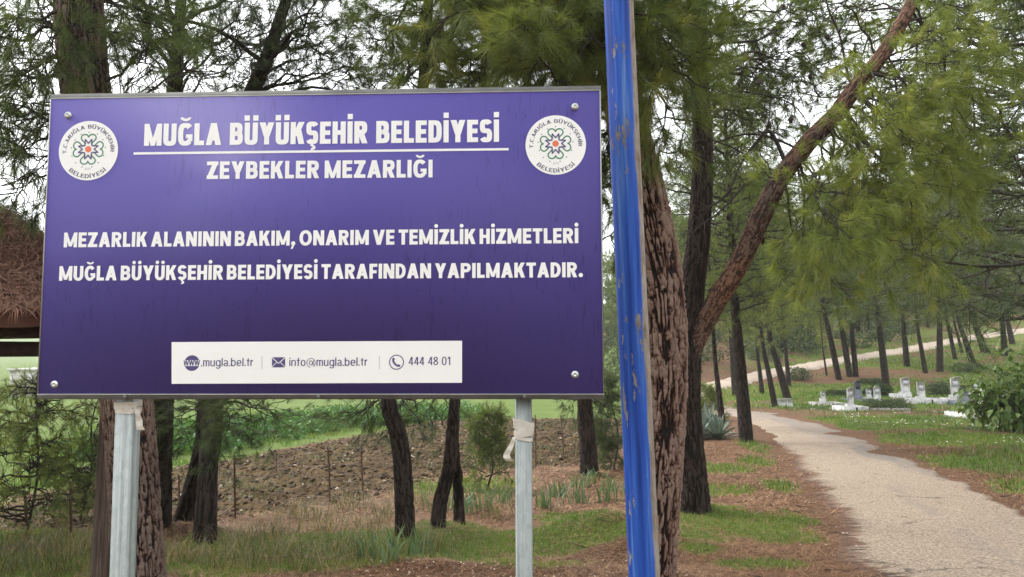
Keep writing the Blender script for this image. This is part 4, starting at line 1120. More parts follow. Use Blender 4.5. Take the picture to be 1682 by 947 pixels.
def bough(cr, p0, p1, r0=.03, lift=.25, n2=9, l2=.7, n3=4, l3=.32, tufts=2, var=.5, size=1.0, start=.30, tail=True, hang=.0, bare=0.0, sides=5, dvar=.16):
    """one main branch from p0 to p1, its side shoots, twigs and needle tufts"""
    p0 = np.asarray(p0, float); p1 = np.asarray(p1, float); L_ = np.linalg.norm(p1 - p0)
    c = 0.5 * (p0 + p1) + np.array([0, 0, lift * L_])
    t = np.linspace(0, 1, 12)[:, None]
    P = wob((1 - t) ** 2 * p0 + 2 * t * (1 - t) * c + t ** 2 * p1, .045 * L_)
    cr.twig(P, r0, max(.004, r0 * .18), sides)
    T = np.gradient(P, axis=0)
    for k in range(n2):
        f = start + (1 - start) * (k + RNG.uniform(0, .9)) / n2
        i = min(int(f * 11), 10); a = f * 11 - i
        b = P[i] * (1 - a) + P[i + 1] * a; d = unit(T[i])
        dd = unit(d * RNG.uniform(.35, .9) + rand_perp(d) * RNG.uniform(.6, 1.0) + np.array([0, 0, RNG.uniform(-.25, .3) - hang]))
        l = l2 * RNG.uniform(.55, 1.15) * (1.15 - .6 * f)
        q = b + dd * l + np.array([0, 0, -hang * l * .5 + RNG.uniform(-.02, .12) * l])
        tt = np.linspace(0, 1, 6)[:, None]
        S = wob((1 - tt) * b + tt * q, .06 * l)
        cr.twig(S, max(.005, r0 * .30), .003, 4)
        vv = var + RNG.normal(0, dvar * .6)
        if RNG.uniform() < bare: 
            for m in range(n3):
                j = RNG.integers(2, 6); e_ = unit(dd * .5 + rand_perp(dd)); l_ = l3 * RNG.uniform(.5, 1.2)
                cr.twig([S[j], S[j] + e_ * l_ * .5 + np.array([0, 0, .02]), S[j] + e_ * l_ - np.array([0, 0, .04])], .004, .0015, 3)
            continue
        cr.tuft(S[-1], unit(S[-1] - S[-2] + np.array([0, 0, .10])), np.clip(vv + RNG.normal(0, dvar * .5), 0, 1), size * RNG.uniform(.85, 1.2))
        for m in range(n3):
            j = RNG.integers(1, 6); sd = unit(S[j] - S[j - 1]); e_ = unit(sd * .7 + rand_perp(sd) * .8 + np.array([0, 0, .05 - hang])); l_ = l3 * RNG.uniform(.5, 1.2)
            tip = S[j] + e_ * l_
            cr.twig([S[j], S[j] + e_ * l_ * .55 - np.array([0, 0, .01]), tip], .0035, .002, 3)
            for z in range(tufts):
                g = 1.0 if z == 0 else RNG.uniform(.45, .95)
                cr.tuft(S[j] * (1 - g) + tip * g, unit(e_ + rand_perp(e_) * .25 + np.array([0, 0, .12])), np.clip(vv + RNG.normal(0, dvar * .6), 0, 1), size * RNG.uniform(.8, 1.2))

T_NEAR = [tuft_template(50, .165, .0032, (8, 50), .08, s) for s in range(4)]
T_LIMB = [tuft_template(62, .19, .0040, (6, 46), .09, 70 + s) for s in range(4)]
T_MID = [tuft_template(30, .17, .0060, (14, 66), .11, 10 + s) for s in range(4)]
T_FAR = [tuft_template(17, .27, .016, (10, 80), .20, 20 + s) for s in range(4)]

def furrowed_trunk(path, radii, n, step, plate_w=.05, plate_h=.19, depth=.018, seed=0, flare=.35, flare_h=.45, lumpy=.05):
    """a trunk with real furrows between long bark plates; the vertex value tells furrow from plate"""
    P = np.asarray(path, float)
    seg = np.concatenate([[0], np.cumsum(np.linalg.norm(np.diff(P, axis=0), axis=1))])
    m = int(seg[-1] / step); s = np.linspace(0, seg[-1], m)
    C = np.stack([np.interp(s, seg, P[:, k]) for k in range(3)], 1)
    rad = np.interp(s, seg, radii)
    rad = rad * (1 + flare * np.exp(-s / flare_h))
    T = np.gradient(C, axis=0); T /= np.linalg.norm(T, axis=1)[:, None]
    u = np.tile(np.array([[1.0, 0, 0]]), (m, 1)); u -= T * np.sum(u * T, 1)[:, None]; u /= np.linalg.norm(u, axis=1)[:, None]
    w = np.cross(T, u)
    a = np.arange(n) * 2 * math.pi / n
    per = max(6, int(round(2 * math.pi * radii[0] / plate_w)))
    circ = 2 * math.pi * radii[0]
    A, S = np.meshgrid(np.arange(n) / n, s)
    def ridge(wid, hgt, sd, lo, hi, oc=3):
        pr = max(3, int(round(circ / wid)))
        jag = pfbm(A * pr * 4, S / hgt * 5, sd + 7, pr * 4, 3) - .5
        nn = pfbm(A * pr, S / hgt, sd, pr, oc) + .07 * jag
        return smooth(lo, hi, 1 - np.abs(2 * nn - 1))
    f1 = ridge(plate_w * .9, plate_h * 1.5, seed, .77, .95)
    f2 = ridge(plate_w * .8, plate_h * .8, seed + 100, .86, .985)
    f3 = ridge(plate_w * 1.7, plate_h * .30, seed + 200, .88, .985)
    f4 = ridge(plate_w * .45, plate_h * .45, seed + 300, .80, 1.0, 2)
    cut = np.clip(np.maximum(f1, .85 * f2) + .45 * f3 * (1 - f1) + .28 * f4, 0, 1)
    pr = max(6, int(round(circ / .02)))
    fine = pfbm(A * pr, S / .05, seed + 9, pr, 3)
    fur = np.clip(1 - cut, 0, 1)
    tr = pfbm(A * max(3, int(circ / .06)), S / .22, seed + 19, max(3, int(circ / .06)), 3)
    prof = fur ** .7 + .35 * (np.floor(tr * 7) / 7 - .5) * fur
    dep = depth * np.minimum(1, rad / radii[0] + .1)[:, None]
    ang = np.arange(n) * 2 * math.pi / n
    lump = lumpy * (fbm(np.cos(ang)[None, :] * 1.2 + S * .25, np.sin(ang)[None, :] * 1.2, seed + 12, 2) - .5)
    rr2 = rad[:, None] * (1 + lump) + dep * (prof - .75) + dep * .35 * (fine - .5)
    v = C[:, None, :] + rr2[:, :, None] * (np.cos(ang)[None, :, None] * u[:, None, :] + np.sin(ang)[None, :, None] * w[:, None, :])
    k = np.arange(m - 1)[:, None] * n; j = np.arange(n)[None, :]; j2 = (j + 1) % n
    q = np.stack([k + j, k + j2, k + n + j2, k + n + j], -1).reshape(-1, 4)
    return v.reshape(-1, 3), q, (fur * (.8 + .4 * fine)).ravel().clip(0, 1)

def px_path(pts, Y, up=None, n=40):
    """points of a trunk from pixels at distance Y (a number or one per point)"""
    P = [at(p[0], p[1], Y if np.isscalar(Y) else Y[k]) for k, p in enumerate(pts)]
    if up is not None: P += [np.asarray(u, float) for u in up]
    return catmull(P, n)

def grounded(px, py, deep=.25):
    g = ground(px, py); g = g.copy(); g[2] = float(height(g[0], g[1])); return g

PINE_GROUP = None
def new_tree(name, base, label, group=None, cat='pine tree'):
    return thing(name, base, label, cat, group)

# --- the big pine right of the blue pole (furrowed reddish plates)
Y1 = 6.0
b1 = at(1070, 985, Y1); b1[2] = float(height(b1[0], b1[1]))
t1 = new_tree('pine_tree', b1, 'big old pine with deep furrowed pinkish bark right behind the blue pole', cat='pine tree')
p = px_path([(1071, 955), (1076, 890), (1086, 740), (1092, 600), (1086, 480), (1071, 385), (1050, 288), (1030, 200), (1012, 80), (1004, 0)], Y1, None, 60)
p = np.vstack([[b1[0] + .0, b1[1], b1[2] - .15], p, p[-1] + np.array([-.1, .1, 1.0]), p[-1] + np.array([-.05, .2, 2.4]), p[-1] + np.array([.1, .3, 4.2])])
rad1 = np.interp(np.arange(len(p)), [0, 10, 26, 40, 52, 60, 63], [.165, .165, .176, .172, .150, .125, .03])
v, q, a = furrowed_trunk(p, rad1, 220, .008, .040, .20, .030, 5, .05, .30)
MB().add(v, quads=q, var=a).build('trunk', M['bark_near'], t1, True)
cr = Crown()
ax1 = lambda z: np.array([np.interp(z, p[:, 2], p[:, 0]), np.interp(z, p[:, 2], p[:, 1]), z])
spec1 = [(950, 70, 5.0, 4.2, .55), (880, 95, 4.9, 4.3, .6), (800, 75, 5.1, 4.4, .55), (720, 60, 5.6, 4.5, .5), (650, 95, 6.2, 4.6, .45), (930, 10, 5.3, 4.7, .5), (840, 0, 5.5, 4.9, .45), (740, -10, 5.6, 5.0, .45),
         (640, 20, 6.4, 4.9, .4), (970, 110, 6.4, 4.0, .35), (880, 120, 6.8, 4.0, .3), (1080, 60, 5.4, 4.5, .5), (1110, 110, 5.2, 4.4, .6), (1090, 170, 5.3, 4.0, .55), (1170, 20, 5.6, 4.9, .5), (1000, -40, 5.0, 5.0, .5),
         (780, 130, 6.6, 4.2, .3), (690, 128, 7.0, 4.2, .3), (1100, -60, 6.6, 5.4, .4), (900, -80, 6.5, 5.6, .4), (760, -90, 6.6, 5.8, .4), (1000, 60, 7.0, 4.6, .3), (1150, 120, 7.0, 4.8, .35), (1040, 20, 5.1, 4.6, .5),
         (590, 60, 6.6, 4.9, .4), (1000, 150, 6.9, 4.2, .4), (1002, 230, 7.2, 3.8, .4), (998, 310, 7.4, 3.5, .4), (1004, 400, 7.6, 3.2, .35), (830, 45, 6.9, 4.7, .3), (960, 30, 7.0, 4.7, .3)]
for px, py, Yd, z0, vr in spec1:
    z0 = max(z0, 3.4)
    bough(cr, ax1(z0), at(px, py, Yd), .030, .12, 11, .62, 5, .30, 2, vr, 1.0, .35)
for k in range(11):   # the crown above the picture
    z0 = RNG.uniform(5, 8.0); a_ = RNG.uniform(0, 6.28); l = (9.0 - z0) * .75
    bough(cr, ax1(z0), ax1(z0) + np.array([math.cos(a_) * l, math.sin(a_) * l, RNG.uniform(.1, .7)]), .03, .1, 8, .7, 4, .35, 1, .45, 1.2, .3)
cr.fill(MB(), T_NEAR, .03).build('crown', [M['twig'], M['needle']], t1)

# --- the forked pine behind it with the long leaning limb
g2 = grounded(1140, 842); Y2 = float(g2[1])
t2 = new_tree('pine_tree', g2, 'forked pine behind the furrowed one, with a long bare limb leaning out over the road', cat='pine tree')
p2 = px_path([(1142, 842), (1136, 760), (1128, 660), (1130, 575), (1136, 480), (1148, 380), (1154, 260), (1150, 130), (1148, 0)], Y2, None, 60)
p2 = np.vstack([p2[0] - np.array([0, 0, .25]), p2, p2[-1] + np.array([0, .2, 1.5]), p2[-1] + np.array([.1, .3, 3.5])])
rad2 = np.interp(np.arange(len(p2)), [0, 8, 20, 34, 60, 62], [.18, .175, .175, .155, .105, .03])
v, q, a = furrowed_trunk(p2, rad2, 120, .016, .05, .18, .020, 15, .40, .35)
MB().add(v, quads=q, var=a).build('trunk', M['bark_dark'], t2, True)
pl = px_path([(1129, 600), (1146, 552), (1180, 490), (1215, 432), (1250, 358), (1282, 295), (1330, 232), (1372, 190), (1406, 143), (1450, 90), (1488, 25), (1510, -30)], [Y2, Y2 - .05, Y2 - .15, Y2 - .2, Y2 - .25, Y2 - .3, Y2 - .3, Y2 - .3, Y2 - .3, Y2 - .3, Y2 - .2, Y2 - .1], None, 60)
pl = np.vstack([pl, pl[-1] + np.array([.25, 0, 1.2]), pl[-1] + np.array([.3, .2, 2.6])])
radl = np.interp(np.arange(len(pl)), [0, 6, 20, 40, 59, 61], [.12, .135, .128, .108, .072, .03])
v, q, a = furrowed_trunk(pl, radl, 90, .016, .045, .10, .010, 25, 0.0, .45, .22)
MB().add(v, quads=q, var=a).build('limb', M['bark_limb'], t2, True)
cr = Crown()
axl = lambda f: pl[int(np.clip(f, 0, 1) * (len(pl) - 1))]
ax2 = lambda z: np.array([np.interp(z, p2[:, 2], p2[:, 0]), np.interp(z, p2[:, 2], p2[:, 1]), z])
# bare crooked dead branches between trunk and limb
def bare(pts, Y, r0, r1, nt=8, lt=.4):
    P = wob(px_path(pts, Y, None, 16), .03); cr.twig(P, r0, r1, 5)
    for k in range(nt):
        j = RNG.integers(4, 15); d = unit(P[j] - P[j - 1]); e_ = unit(d * .5 + rand_perp(d)); l_ = lt * RNG.uniform(.4, 1.3)
        m_ = P[j] + e_ * l_ * .5; e2 = P[j] + e_ * l_ + np.array([0, 0, RNG.uniform(-.12, .03)])
        cr.twig([P[j], m_, e2], max(.004, r1), .002, 3)
        for z in range(3):
            f = RNG.uniform(.3, 1); e3 = unit(e_ + rand_perp(e_)); cr.twig([P[j] * (1 - f) + e2 * f, P[j] * (1 - f) + e2 * f + e3 * l_ * .4], .003, .0015, 3)
bare([(1288, 262), (1272, 225), (1252, 218), (1225, 260), (1190, 320), (1150, 345)], Y2 - .3, .028, .012)
bare([(1255, 280), (1210, 318), (1160, 365), (1120, 402)], Y2 - .6, .014, .008)
bare([(1315, 245), (1260, 225), (1200, 222), (1140, 250)], Y2 - .1, .018, .008)
bare([(1152, 250), (1110, 248), (1065, 255)], Y2, .018, .006)
bare([(1152, 200), (1090, 195), (1060, 225)], Y2 - .2, .016, .006)
bare([(1150, 155), (1110, 142), (1060, 165)], Y2 - .1, .016, .006)
bare([(1145, 320), (1100, 312), (1070, 320)], Y2, .014, .006)
bare([(1155, 170), (1210, 148), (1290, 165), (1330, 215)], Y2 + .2, .02, .006, 12, .5)
bare([(1152, 110), (1200, 55), (1250, 50), (1300, 60)], Y2, .022, .006, 12, .5)
bare([(1153, 70), (1200, 20), (1260, -30)], Y2, .022, .008, 10, .5)
bare([(1400, 148), (1380, 70), (1360, 0), (1340, -40)], Y2 - .2, .02, .008, 12, .5)
bare([(1408, 140), (1440, 150), (1480, 140)], Y2 - .3, .025, .006, 6, .4)
bare([(1440, 95), (1420, 50), (1380, 0)], Y2 - .3, .02, .008, 10, .4)
bare([(1250, 360), (1262, 340), (1300, 330)], Y2 - .4, .012, .004, 4, .3)
bare([(1150, 225), (1220, 250), (1290, 330), (1320, 380)], Y2 + .4, .012, .004, 12, .5)
for k in range(46):
    x0 = RNG.uniform(1090, 1420); y0 = RNG.uniform(-20, 260)
    bare([(x0, y0), (x0 + RNG.uniform(-60, 60), y0 + RNG.uniform(-10, 50)), (x0 + RNG.uniform(-110, 110), y0 + RNG.uniform(10, 130))], Y2 + RNG.uniform(.3, 2.2), .009, .003, 8, .45)
# living boughs hanging from the limb, lit yellow-green
specl = [(1440, 300, -1.2, .62), (1500, 260, -1.0, .66), (1560, 250, -.6, .70), (1520, 330, -.8, .62), (1580, 300, -.3, .7), (1460, 390, -1.0, .62), (1540, 400, -.6, .64), (1600, 350, 0, .7), (1430, 440, -.4, .66), (1500, 450, -.2, .64),
         (1350, 330, -.8, .58), (1390, 380, -.6, .6), (1600, 210, -.6, .76), (1540, 150, -.8, .74), (1600, 110, -.6, .78), (1640, 60, -.4, .84), (1560, 60, -.6, .78), (1500, 130, -.9, .74), (1620, 0, -.2, .86), (1450, 220, -1.0, .70),
         (1430, 300, .6, .6), (1480, 340, .8, .64), (1550, 330, 1.0, .7), (1350, 410, .6, .5), (1320, 440, .8, .45), (1400, 10, .6, .9), (1345, 20, .8, .9), (1480, -20, .4, .92), (1560, 0, .8, .92), (1300, 20, .8, .94)]
for px, py, dy, f in specl:
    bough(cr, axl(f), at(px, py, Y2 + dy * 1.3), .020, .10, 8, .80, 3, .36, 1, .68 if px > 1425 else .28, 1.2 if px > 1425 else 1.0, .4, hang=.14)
for k in range(24):
    px = RNG.uniform(1300, 1700); py = RNG.uniform(60, 480)
    if px > 1560 and py > 380: py -= 160
    if px < np.interp(py, [0, 90, 143, 232, 295, 358, 432, 490], [1500, 1450, 1406, 1330, 1282, 1250, 1215, 1180]) + 75 or px > 1625: continue
    f = float(np.clip(.58 + (px - 1380) / 900 + (300 - py) / 900, .5, .95))
    bough(cr, axl(f), at(px, py, Y2 + RNG.uniform(-2.2, 1.8)), .018, .10, 8, .8, 3, .36, 1, RNG.uniform(.55, .85), 1.2, .45, hang=.14)
for k in range(14):
    px = RNG.uniform(1170, 1360); py = RNG.uniform(60, 330)
    if px > np.interp(py, [60, 143, 232, 330], [1440, 1380, 1300, 1240]): continue
    bough(cr, ax2(float(np.clip(4.2 + (300 - py) / 180, 4, 5.8))), at(px, py, Y2 + RNG.uniform(1.0, 3.0)), .02, .12, 9, .75, 4, .34, 1, .25, 1.0, .4, bare=.2)
for px, py, dy, z0, vr in [(1090, 90, -.6, 4.6, .45), (1110, 30, -.4, 5.0, .45), (1180, 30, .8, 5.2, .4), (1240, 100, 1.4, 4.8, .35), (1210, 180, 1.8, 4.4, .3), (1090, 0, .6, 5.4, .4), (1280, 40, 1.2, 5.4, .4), (1330, 100, 1.8, 5.2, .4), (1380, 60, 1.2, 5.6, .4), (1270, 170, 1.6, 4.6, .3), (1330, 10, .6, 5.8, .4)]:
    bough(cr, ax2(z0), at(px, py, Y2 + dy), .026, .12, 9, .7, 4, .34, 1, vr, 1.05, .4, bare=.3)
for k in range(12):
    z0 = RNG.uniform(5.6, 8.5); a_ = RNG.uniform(0, 6.28); l = RNG.uniform(1.2, 2.6); o_ = ax2(min(z0, 8)) if k % 2 else axl(RNG.uniform(.85, 1))
    bough(cr, o_, o_ + np.array([math.cos(a_) * l, math.sin(a_) * l, RNG.uniform(.2, 1.0)]), .03, .1, 8, .7, 4, .35, 1, .5, 1.2, .3)
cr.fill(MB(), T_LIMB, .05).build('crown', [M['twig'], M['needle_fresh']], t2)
def cone_mesh():
    mb = MB(); n = 9; pr = [(0, .0), (.018, .008), (.027, .03), (.024, .055), (.012, .08), (0.002, .09)]
    v = np.array([[(r_ * (1 + .12 * ((j + i) % 2)) * math.cos(j * 6.283 / n), r_ * (1 + .12 * ((j + i) % 2)) * math.sin(j * 6.283 / n), -z) for j in range(n)] for i, (r_, z) in enumerate(pr)]).reshape(-1, 3)
    q = [[i * n + j, i * n + (j + 1) % n, (i + 1) * n + (j + 1) % n, (i + 1) * n + j] for i in range(len(pr) - 1) for j in range(n)]
    return mb.add(v, quads=q)
c0 = cone_mesh().build('pine_cone', M['cone'], None, True)
for k, (px, py) in enumerate([(1286, 6), (1317, 70), (1358, 55), (1228, 88), (1246, 130), (1330, 120), (1200, 60), (1175, 165), (1300, 190), (1262, 200), (1318, 282), (1196, 350), (1252, 390), (1230, 350)]):
    o = c0 if k == 0 else c0.copy()
    if k: COL.objects.link(o)
    o.parent = t2; o.matrix_parent_inverse = Matrix.Translation(t2.location).inverted()
    o.location = Vector(at(px, py, Y2 + RNG.uniform(-.4, 1.0))); o.rotation_euler = (RNG.uniform(-.6, .6), RNG.uniform(-.6, .6), RNG.uniform(0, 6))
    o.scale = (1.1,) * 3

# --- the thick pine behind the sign's left post
Y3 = 5.4
b3 = at(240, 985, Y3); b3[2] = float(height(b3[0], b3[1]))
t3 = new_tree('pine_tree', b3, 'thick brown pine right behind the left post, its trunk showing again above the sign')
p3 = px_path([(230, 960), (224, 860), (216, 740), (206, 640), (178, 400), (150, 230), (134, 80), (128, 0)], Y3, None, 50)
p3 = np.vstack([[b3[0], b3[1], b3[2] - .2], p3, p3[-1] + np.array([-.05, .1, 1.0]), p3[-1] + np.array([.0, .2, 3.4])])
rad3 = np.interp(np.arange(len(p3)), [0, 8, 25, 50, 52], [.162, .158, .162, .158, .03])
v, q, a = furrowed_trunk(p3, rad3, 190, .009, .030, .13, .020, 35, .12, .3)
MB().add(v, quads=q, var=a).build('trunk', M['bark_brown'], t3, True)
cr = Crown(); ax3 = lambda z: np.array([np.interp(z, p3[:, 2], p3[:, 0]), np.interp(z, p3[:, 2], p3[:, 1]), z])
for px, py, Yd, z0, vr in [(20, 40, 5.0, 4.0, .3), (60, 100, 5.2, 3.7, .3), (10, 130, 5.6, 3.7, .3), (40, 190, 5.8, 3.4, .28), (-20, 80, 4.8, 3.9, .3), (70, 20, 5.6, 4.2, .3), (0, 0, 5.6, 4.2, .3), (80, 60, 4.9, 3.9, .35), (20, 230, 6.2, 3.3, .25),
                           (110, -30, 4.8, 4.5, .35), (200, 20, 5.0, 4.2, .35), (230, 70, 5.6, 3.9, .3), (180, -20, 5.0, 4.4, .3), (250, -20, 5.6, 4.4, .3), (-40, 170, 6, 3.6, .25), (260, 30, 6.2, 4.1, .28), (60, 150, 6.6, 3.6, .25), (30, 70, 6.4, 4.0, .25)]:
    bough(cr, ax3(z0), at(px, py, Yd), .020, .10, 6, .62, 4, .30, 1, vr, 1.0, .25, hang=.10, bare=.12)
for px, py, Yd, z0 in [(10, 165, 5.0, 3.05), (40, 215, 5.2, 2.95), (20, 300, 5.6, 2.9), (55, 260, 5.4, 3.0), (250, 95, 5.2, 3.4), (330, 118, 5.0, 3.25), (215, 130, 5.0, 3.2)]:
    bough(cr, ax3(z0), at(px, py, Yd), .014, .06, 7, .5, 5, .30, 1, .25, .85, .4, hang=.2, bare=.4)
for k in range(16):
    z0 = RNG.uniform(4.6, 6.8); a_ = RNG.uniform(0, 6.28); l = RNG.uniform(1, 2.2)
    bough(cr, ax3(z0), ax3(z0) + np.array([math.cos(a_) * l, math.sin(a_) * l, RNG.uniform(.1, .7)]), .03, .1, 8, .7, 4, .35, 1, .4, 1.1, .3)
cr.fill(MB(), T_NEAR, .04).build('crown', [M['twig'], M['needle']], t3)

# --- the middle-distance pines on the left, seen below and above the sign
def mid_pine(label, base_px, pts, width_px, spec, seed, mats='needle_dark', second=None, temps=None, extra=14, mat_b='bark_dark', top=3.5, upz=(4.5, 7.5), bare_=.15, size=1.1, lo=.5):
    g = grounded(*base_px); Yb = float(g[1])
    t = new_tree('pine_tree', g, label)
    P = px_path([base_px] + pts, Yb, None, 50)
    P = np.vstack([P[0] - np.array([0, 0, .2]), P, P[-1] + np.array([.05, .1, top * .5]), P[-1] + np.array([.0, .2, top])])
    r0 = width_px / 2 / FPX * Yb
    rad = np.interp(np.arange(len(P)), [0, 6, 20, 34, 50, 52], [r0, r0, r0 * .95, r0 * .7, max(r0 * .42, .05), .02])
    v, q, a = furrowed_trunk(P, rad, 72, .022, .045, .16, .016, seed, .42, .30)
    MB().add(v, quads=q, var=a).build('trunk', M[mat_b], t, True)
    if second:
        b_, pts2, w2 = second
        gg = grounded(*b_)
        if gg[1] > Yb + .4:
            gg = at(b_[0], b_[1], Yb + .4); gg[2] = float(height(gg[0], gg[1]))
        P2 = catmull([gg - np.array([0, 0, .2])] + [at(x, y, Yb + (gg[1] - Yb) * max(0, 1 - k * .5)) for k, (x, y) in enumerate(pts2)], 30)
        r2 = w2 / 2 / FPX * Yb
        v, q, a = furrowed_trunk(P2, np.linspace(r2, r2 * .85, 30), 60, .022, .05, .18, .014, seed + 50, .25, .3)
        MB().add(v, quads=q, var=a).build('second_stem', M[mat_b], t, True)
    cr = Crown(); axf = lambda z: np.array([np.interp(z, P[:, 2], P[:, 0]), np.interp(z, P[:, 2], P[:, 1]), z])
    for px, py, dy, z0, vr in spec:
        e_ = at(px, py, Yb + dy)
        bough(cr, axf(z0), e_, .020, .10, 8, .70, 3, .34, 1, vr, size * .92, .3, hang=.08, bare=bare_)
    for k in range(extra):
        z0 = RNG.uniform(*upz); a_ = RNG.uniform(0, 6.28); l = RNG.uniform(1.0, 2.4)
        bough(cr, axf(z0), axf(z0) + np.array([math.cos(a_) * l, math.sin(a_) * l, RNG.uniform(.0, .7)]), .03, .1, 8, .8, 4, .36, 1, RNG.uniform(.3, .6), size * 1.1, .3)
    cr.fill(MB(), temps or T_NEAR, .04).build('crown', [M['twig'], M[mats]], t)
    return t, P

mid_pine('slim dark pine touching the thick trunk behind the left post, branching above the sign', (258, 882), [(262, 780), (266, 660), (274, 500), (283, 320), (287, 150), (292, 70), (298, 0)], 38,
         [(350, 40, -.6, 4.6, .35), (400, 60, -.3, 4.6, .35), (430, 20, 0, 4.9, .35), (330, 90, .3, 4.3, .3), (250, 20, -.5, 4.8, .35), (220, 60, .2, 4.5, .3), (380, 100, .6, 4.3, .3), (300, 10, -.8, 5, .4), (270, 60, -.6, 4.6, .35), (460, 50, .4, 4.9, .35), (350, -30, 0, 5.4, .4), (420, 120, .2, 4.1, .35)],
         60, 'needle_dark', bare_=.25)
# its forked bough that shows over the sign's edge
mid_pine('stout dark pine leaning left with a split base, left of centre under the sign', (306, 872), [(322, 810), (340, 735), (346, 660), (356, 500), (372, 330), (400, 190), (440, 90), (470, 0)], 42,
         [(380, 690, -.4, 1.0, .45), (430, 672, -.3, 1.1, .5), (400, 665, -.9, 1.2, .5), (330, 700, -.5, 1.0, .4), (460, 680, -.2, 1.0, .5), (350, 720, -.6, .95, .4), (300, 690, -.5, 1.1, .35), (450, 110, .2, 4.6, .4), (500, 120, .4, 4.5, .4), (540, 110, .6, 4.6, .4), (420, 125, .6, 4.4, .4), (480, 60, -.2, 5, .4), (540, 40, .2, 5, .4), (590, 120, .8, 4.6, .35), (520, 90, .8, 4.8, .35), (430, 60, -.6, 4.8, .4), (560, 0, .3, 5.3, .4), (640, 120, 1.2, 4.6, .3)],
         70, 'needle_dark', second=((336, 892), [(338, 850), (342, 770), (346, 690)], 32), bare_=.2)
mid_pine('slender dark pine with a bent trunk, the one under the middle of the sign', (666, 892), [(664, 820), (660, 750), (652, 705), (640, 670), (640, 600), (660, 420), (690, 200), (700, 60), (705, 0)], 29,
         [(620, 670, .2, 1.25, .5), (600, 665, .5, 1.3, .5), (690, 672, .4, 1.2, .4), (650, 90, .5, 4.8, .3), (720, 60, .6, 5, .3), (760, 100, .8, 4.8, .3), (600, 40, .5, 5, .3), (680, 20, .8, 5.2, .3)], 80, 'needle_dark', bare_=.2)
mid_pine('thin crooked pine on two forked roots between bent pine and right post', (718, 876), [(724, 820), (738, 765), (744, 700), (748, 640), (760, 450), (790, 200), (800, 40)], 22,
         [(760, 100, .5, 5, .3), (820, 60, .6, 5.2, .3), (860, 110, .8, 5, .3), (800, 0, .5, 5.6, .3), (700, 672, .3, 1.3, .4)], 90, 'needle_dark', second=((756, 803), [(752, 790), (748, 760), (746, 720)], 18))
mid_pine('straight reddish dark pine between the right post and the blue pole', (968, 782), [(966, 730), (962, 690), (960, 640), (955, 450), (950, 250), (945, 80)], 27,
         [(900, 90, .4, 6.6, .3), (980, 100, .3, 6.6, .3), (940, 40, .6, 7.2, .3), (1000, 130, 1, 6.2, .3), (860, 120, .8, 6.4, .3), (940, 668, .3, .9, .4), (985, 662, .6, .9, .4), (1005, 690, 1.5, .8, .3), (1012, 640, 1.2, .9, .3)], 95, 'needle_dark', temps=T_MID, upz=(7, 10), mat_b='bark_dark')

# --- crowns for the pines along the track, three kinds grown once and shared
def make_crown_kind(name, Hc, Lmax, nb, seed, leafmat, n2=7, n3=3, temps=T_FAR, conical=.5, size=1.0, start=.25):
    cr = Crown()
    for k in range(nb):
        f = (k + RNG.uniform(0, 1)) / nb; z = f * Hc
        a_ = k * 2.39996 + RNG.uniform(-.4, .4)
        l = Lmax * (min(1.0, .75 + 1.8 * f) * (1 - conical * f ** 1.6)) * RNG.uniform(.65, 1.15)
        up_ = RNG.uniform(-.18, .30) + .5 * f
        vr = RNG.uniform(.28, .66)
        bough(cr, (0, 0, z), (math.cos(a_) * l, math.sin(a_) * l, z + up_ * l), .045, .06, n2, l * .42 + .25, n3, .5, 1, vr, size, start, hang=.05, sides=4)
    me = cr.fill(MB(), temps, .05).mesh(name)
    for m_ in (M['twig'], leafmat): me.materials.append(m_)
    return me
KINDS_ = [make_crown_kind('crown', 8.5, 3.1, 74, 1, M['needle'], 8, 3), make_crown_kind('crown', 9.5, 3.4, 80, 2, M['needle'], 8, 3), make_crown_kind('crown', 7.5, 2.7, 64, 3, M['needle_fresh'], 8, 3)]
KINDS_.append(make_crown_kind('crown', 9.5, 3.5, 100, 4, M['needle_dark'], 8, 3)); KIND_H = [8.5, 9.5, 7.5, 9.5]

def row_pine(label, base, lean_px, width_px, kind, crown_at=.30, crown_scale=1.0, group='pines along the track', bark='bark_far', H=11.0, bend=0.0):
    g = grounded(*base); Yb = float(g[1])
    t = new_tree('pine_tree', g, label, group)
    q1 = at(lean_px[0], lean_px[1], Yb)
    d = (q1 - g) / max(q1[2] - g[2], .3)
    top_d = np.array([d[0] * .5, d[1] * .5, 1.0])
    hk = min(H * .45, max(1.5, q1[2] - g[2]))
    P = catmull([g - np.array([0, 0, .3]), g, g + d * hk * .5 + np.array([bend, 0, 0]), g + d * hk, g + d * hk + top_d * (H - hk) * .5, g + d * hk + top_d * (H - hk)], 22)
    r0 = width_px / 2 / FPX * Yb
    rad = r0 * np.interp(np.linspace(0, 1, 22), [0, .1, .3, 1], [1.15, 1.05, .95, .15])
    n_ = 20
    v, q, tt = tube_arrays(P, rad, n_)
    MB().add(v, tris=tt, quads=q).build('trunk', M[bark], t, True)
    zc = H * crown_at; i = int(np.argmin(np.abs(P[:, 2] - g[2] - zc)))
    c = bpy.data.objects.new('crown', KINDS_[kind]); COL.objects.link(c)
    c.parent = t; c.matrix_parent_inverse = Matrix.Translation(t.location).inverted()
    c.location = Vector(P[i]); c.rotation_euler = (float(-top_d[1] * .3), float(math.atan(top_d[0])), RNG.uniform(0, 6.28))
    s = (H - zc) / KIND_H[kind] * 1.02
    c.scale = (s * crown_scale, s * crown_scale, s)
    return t

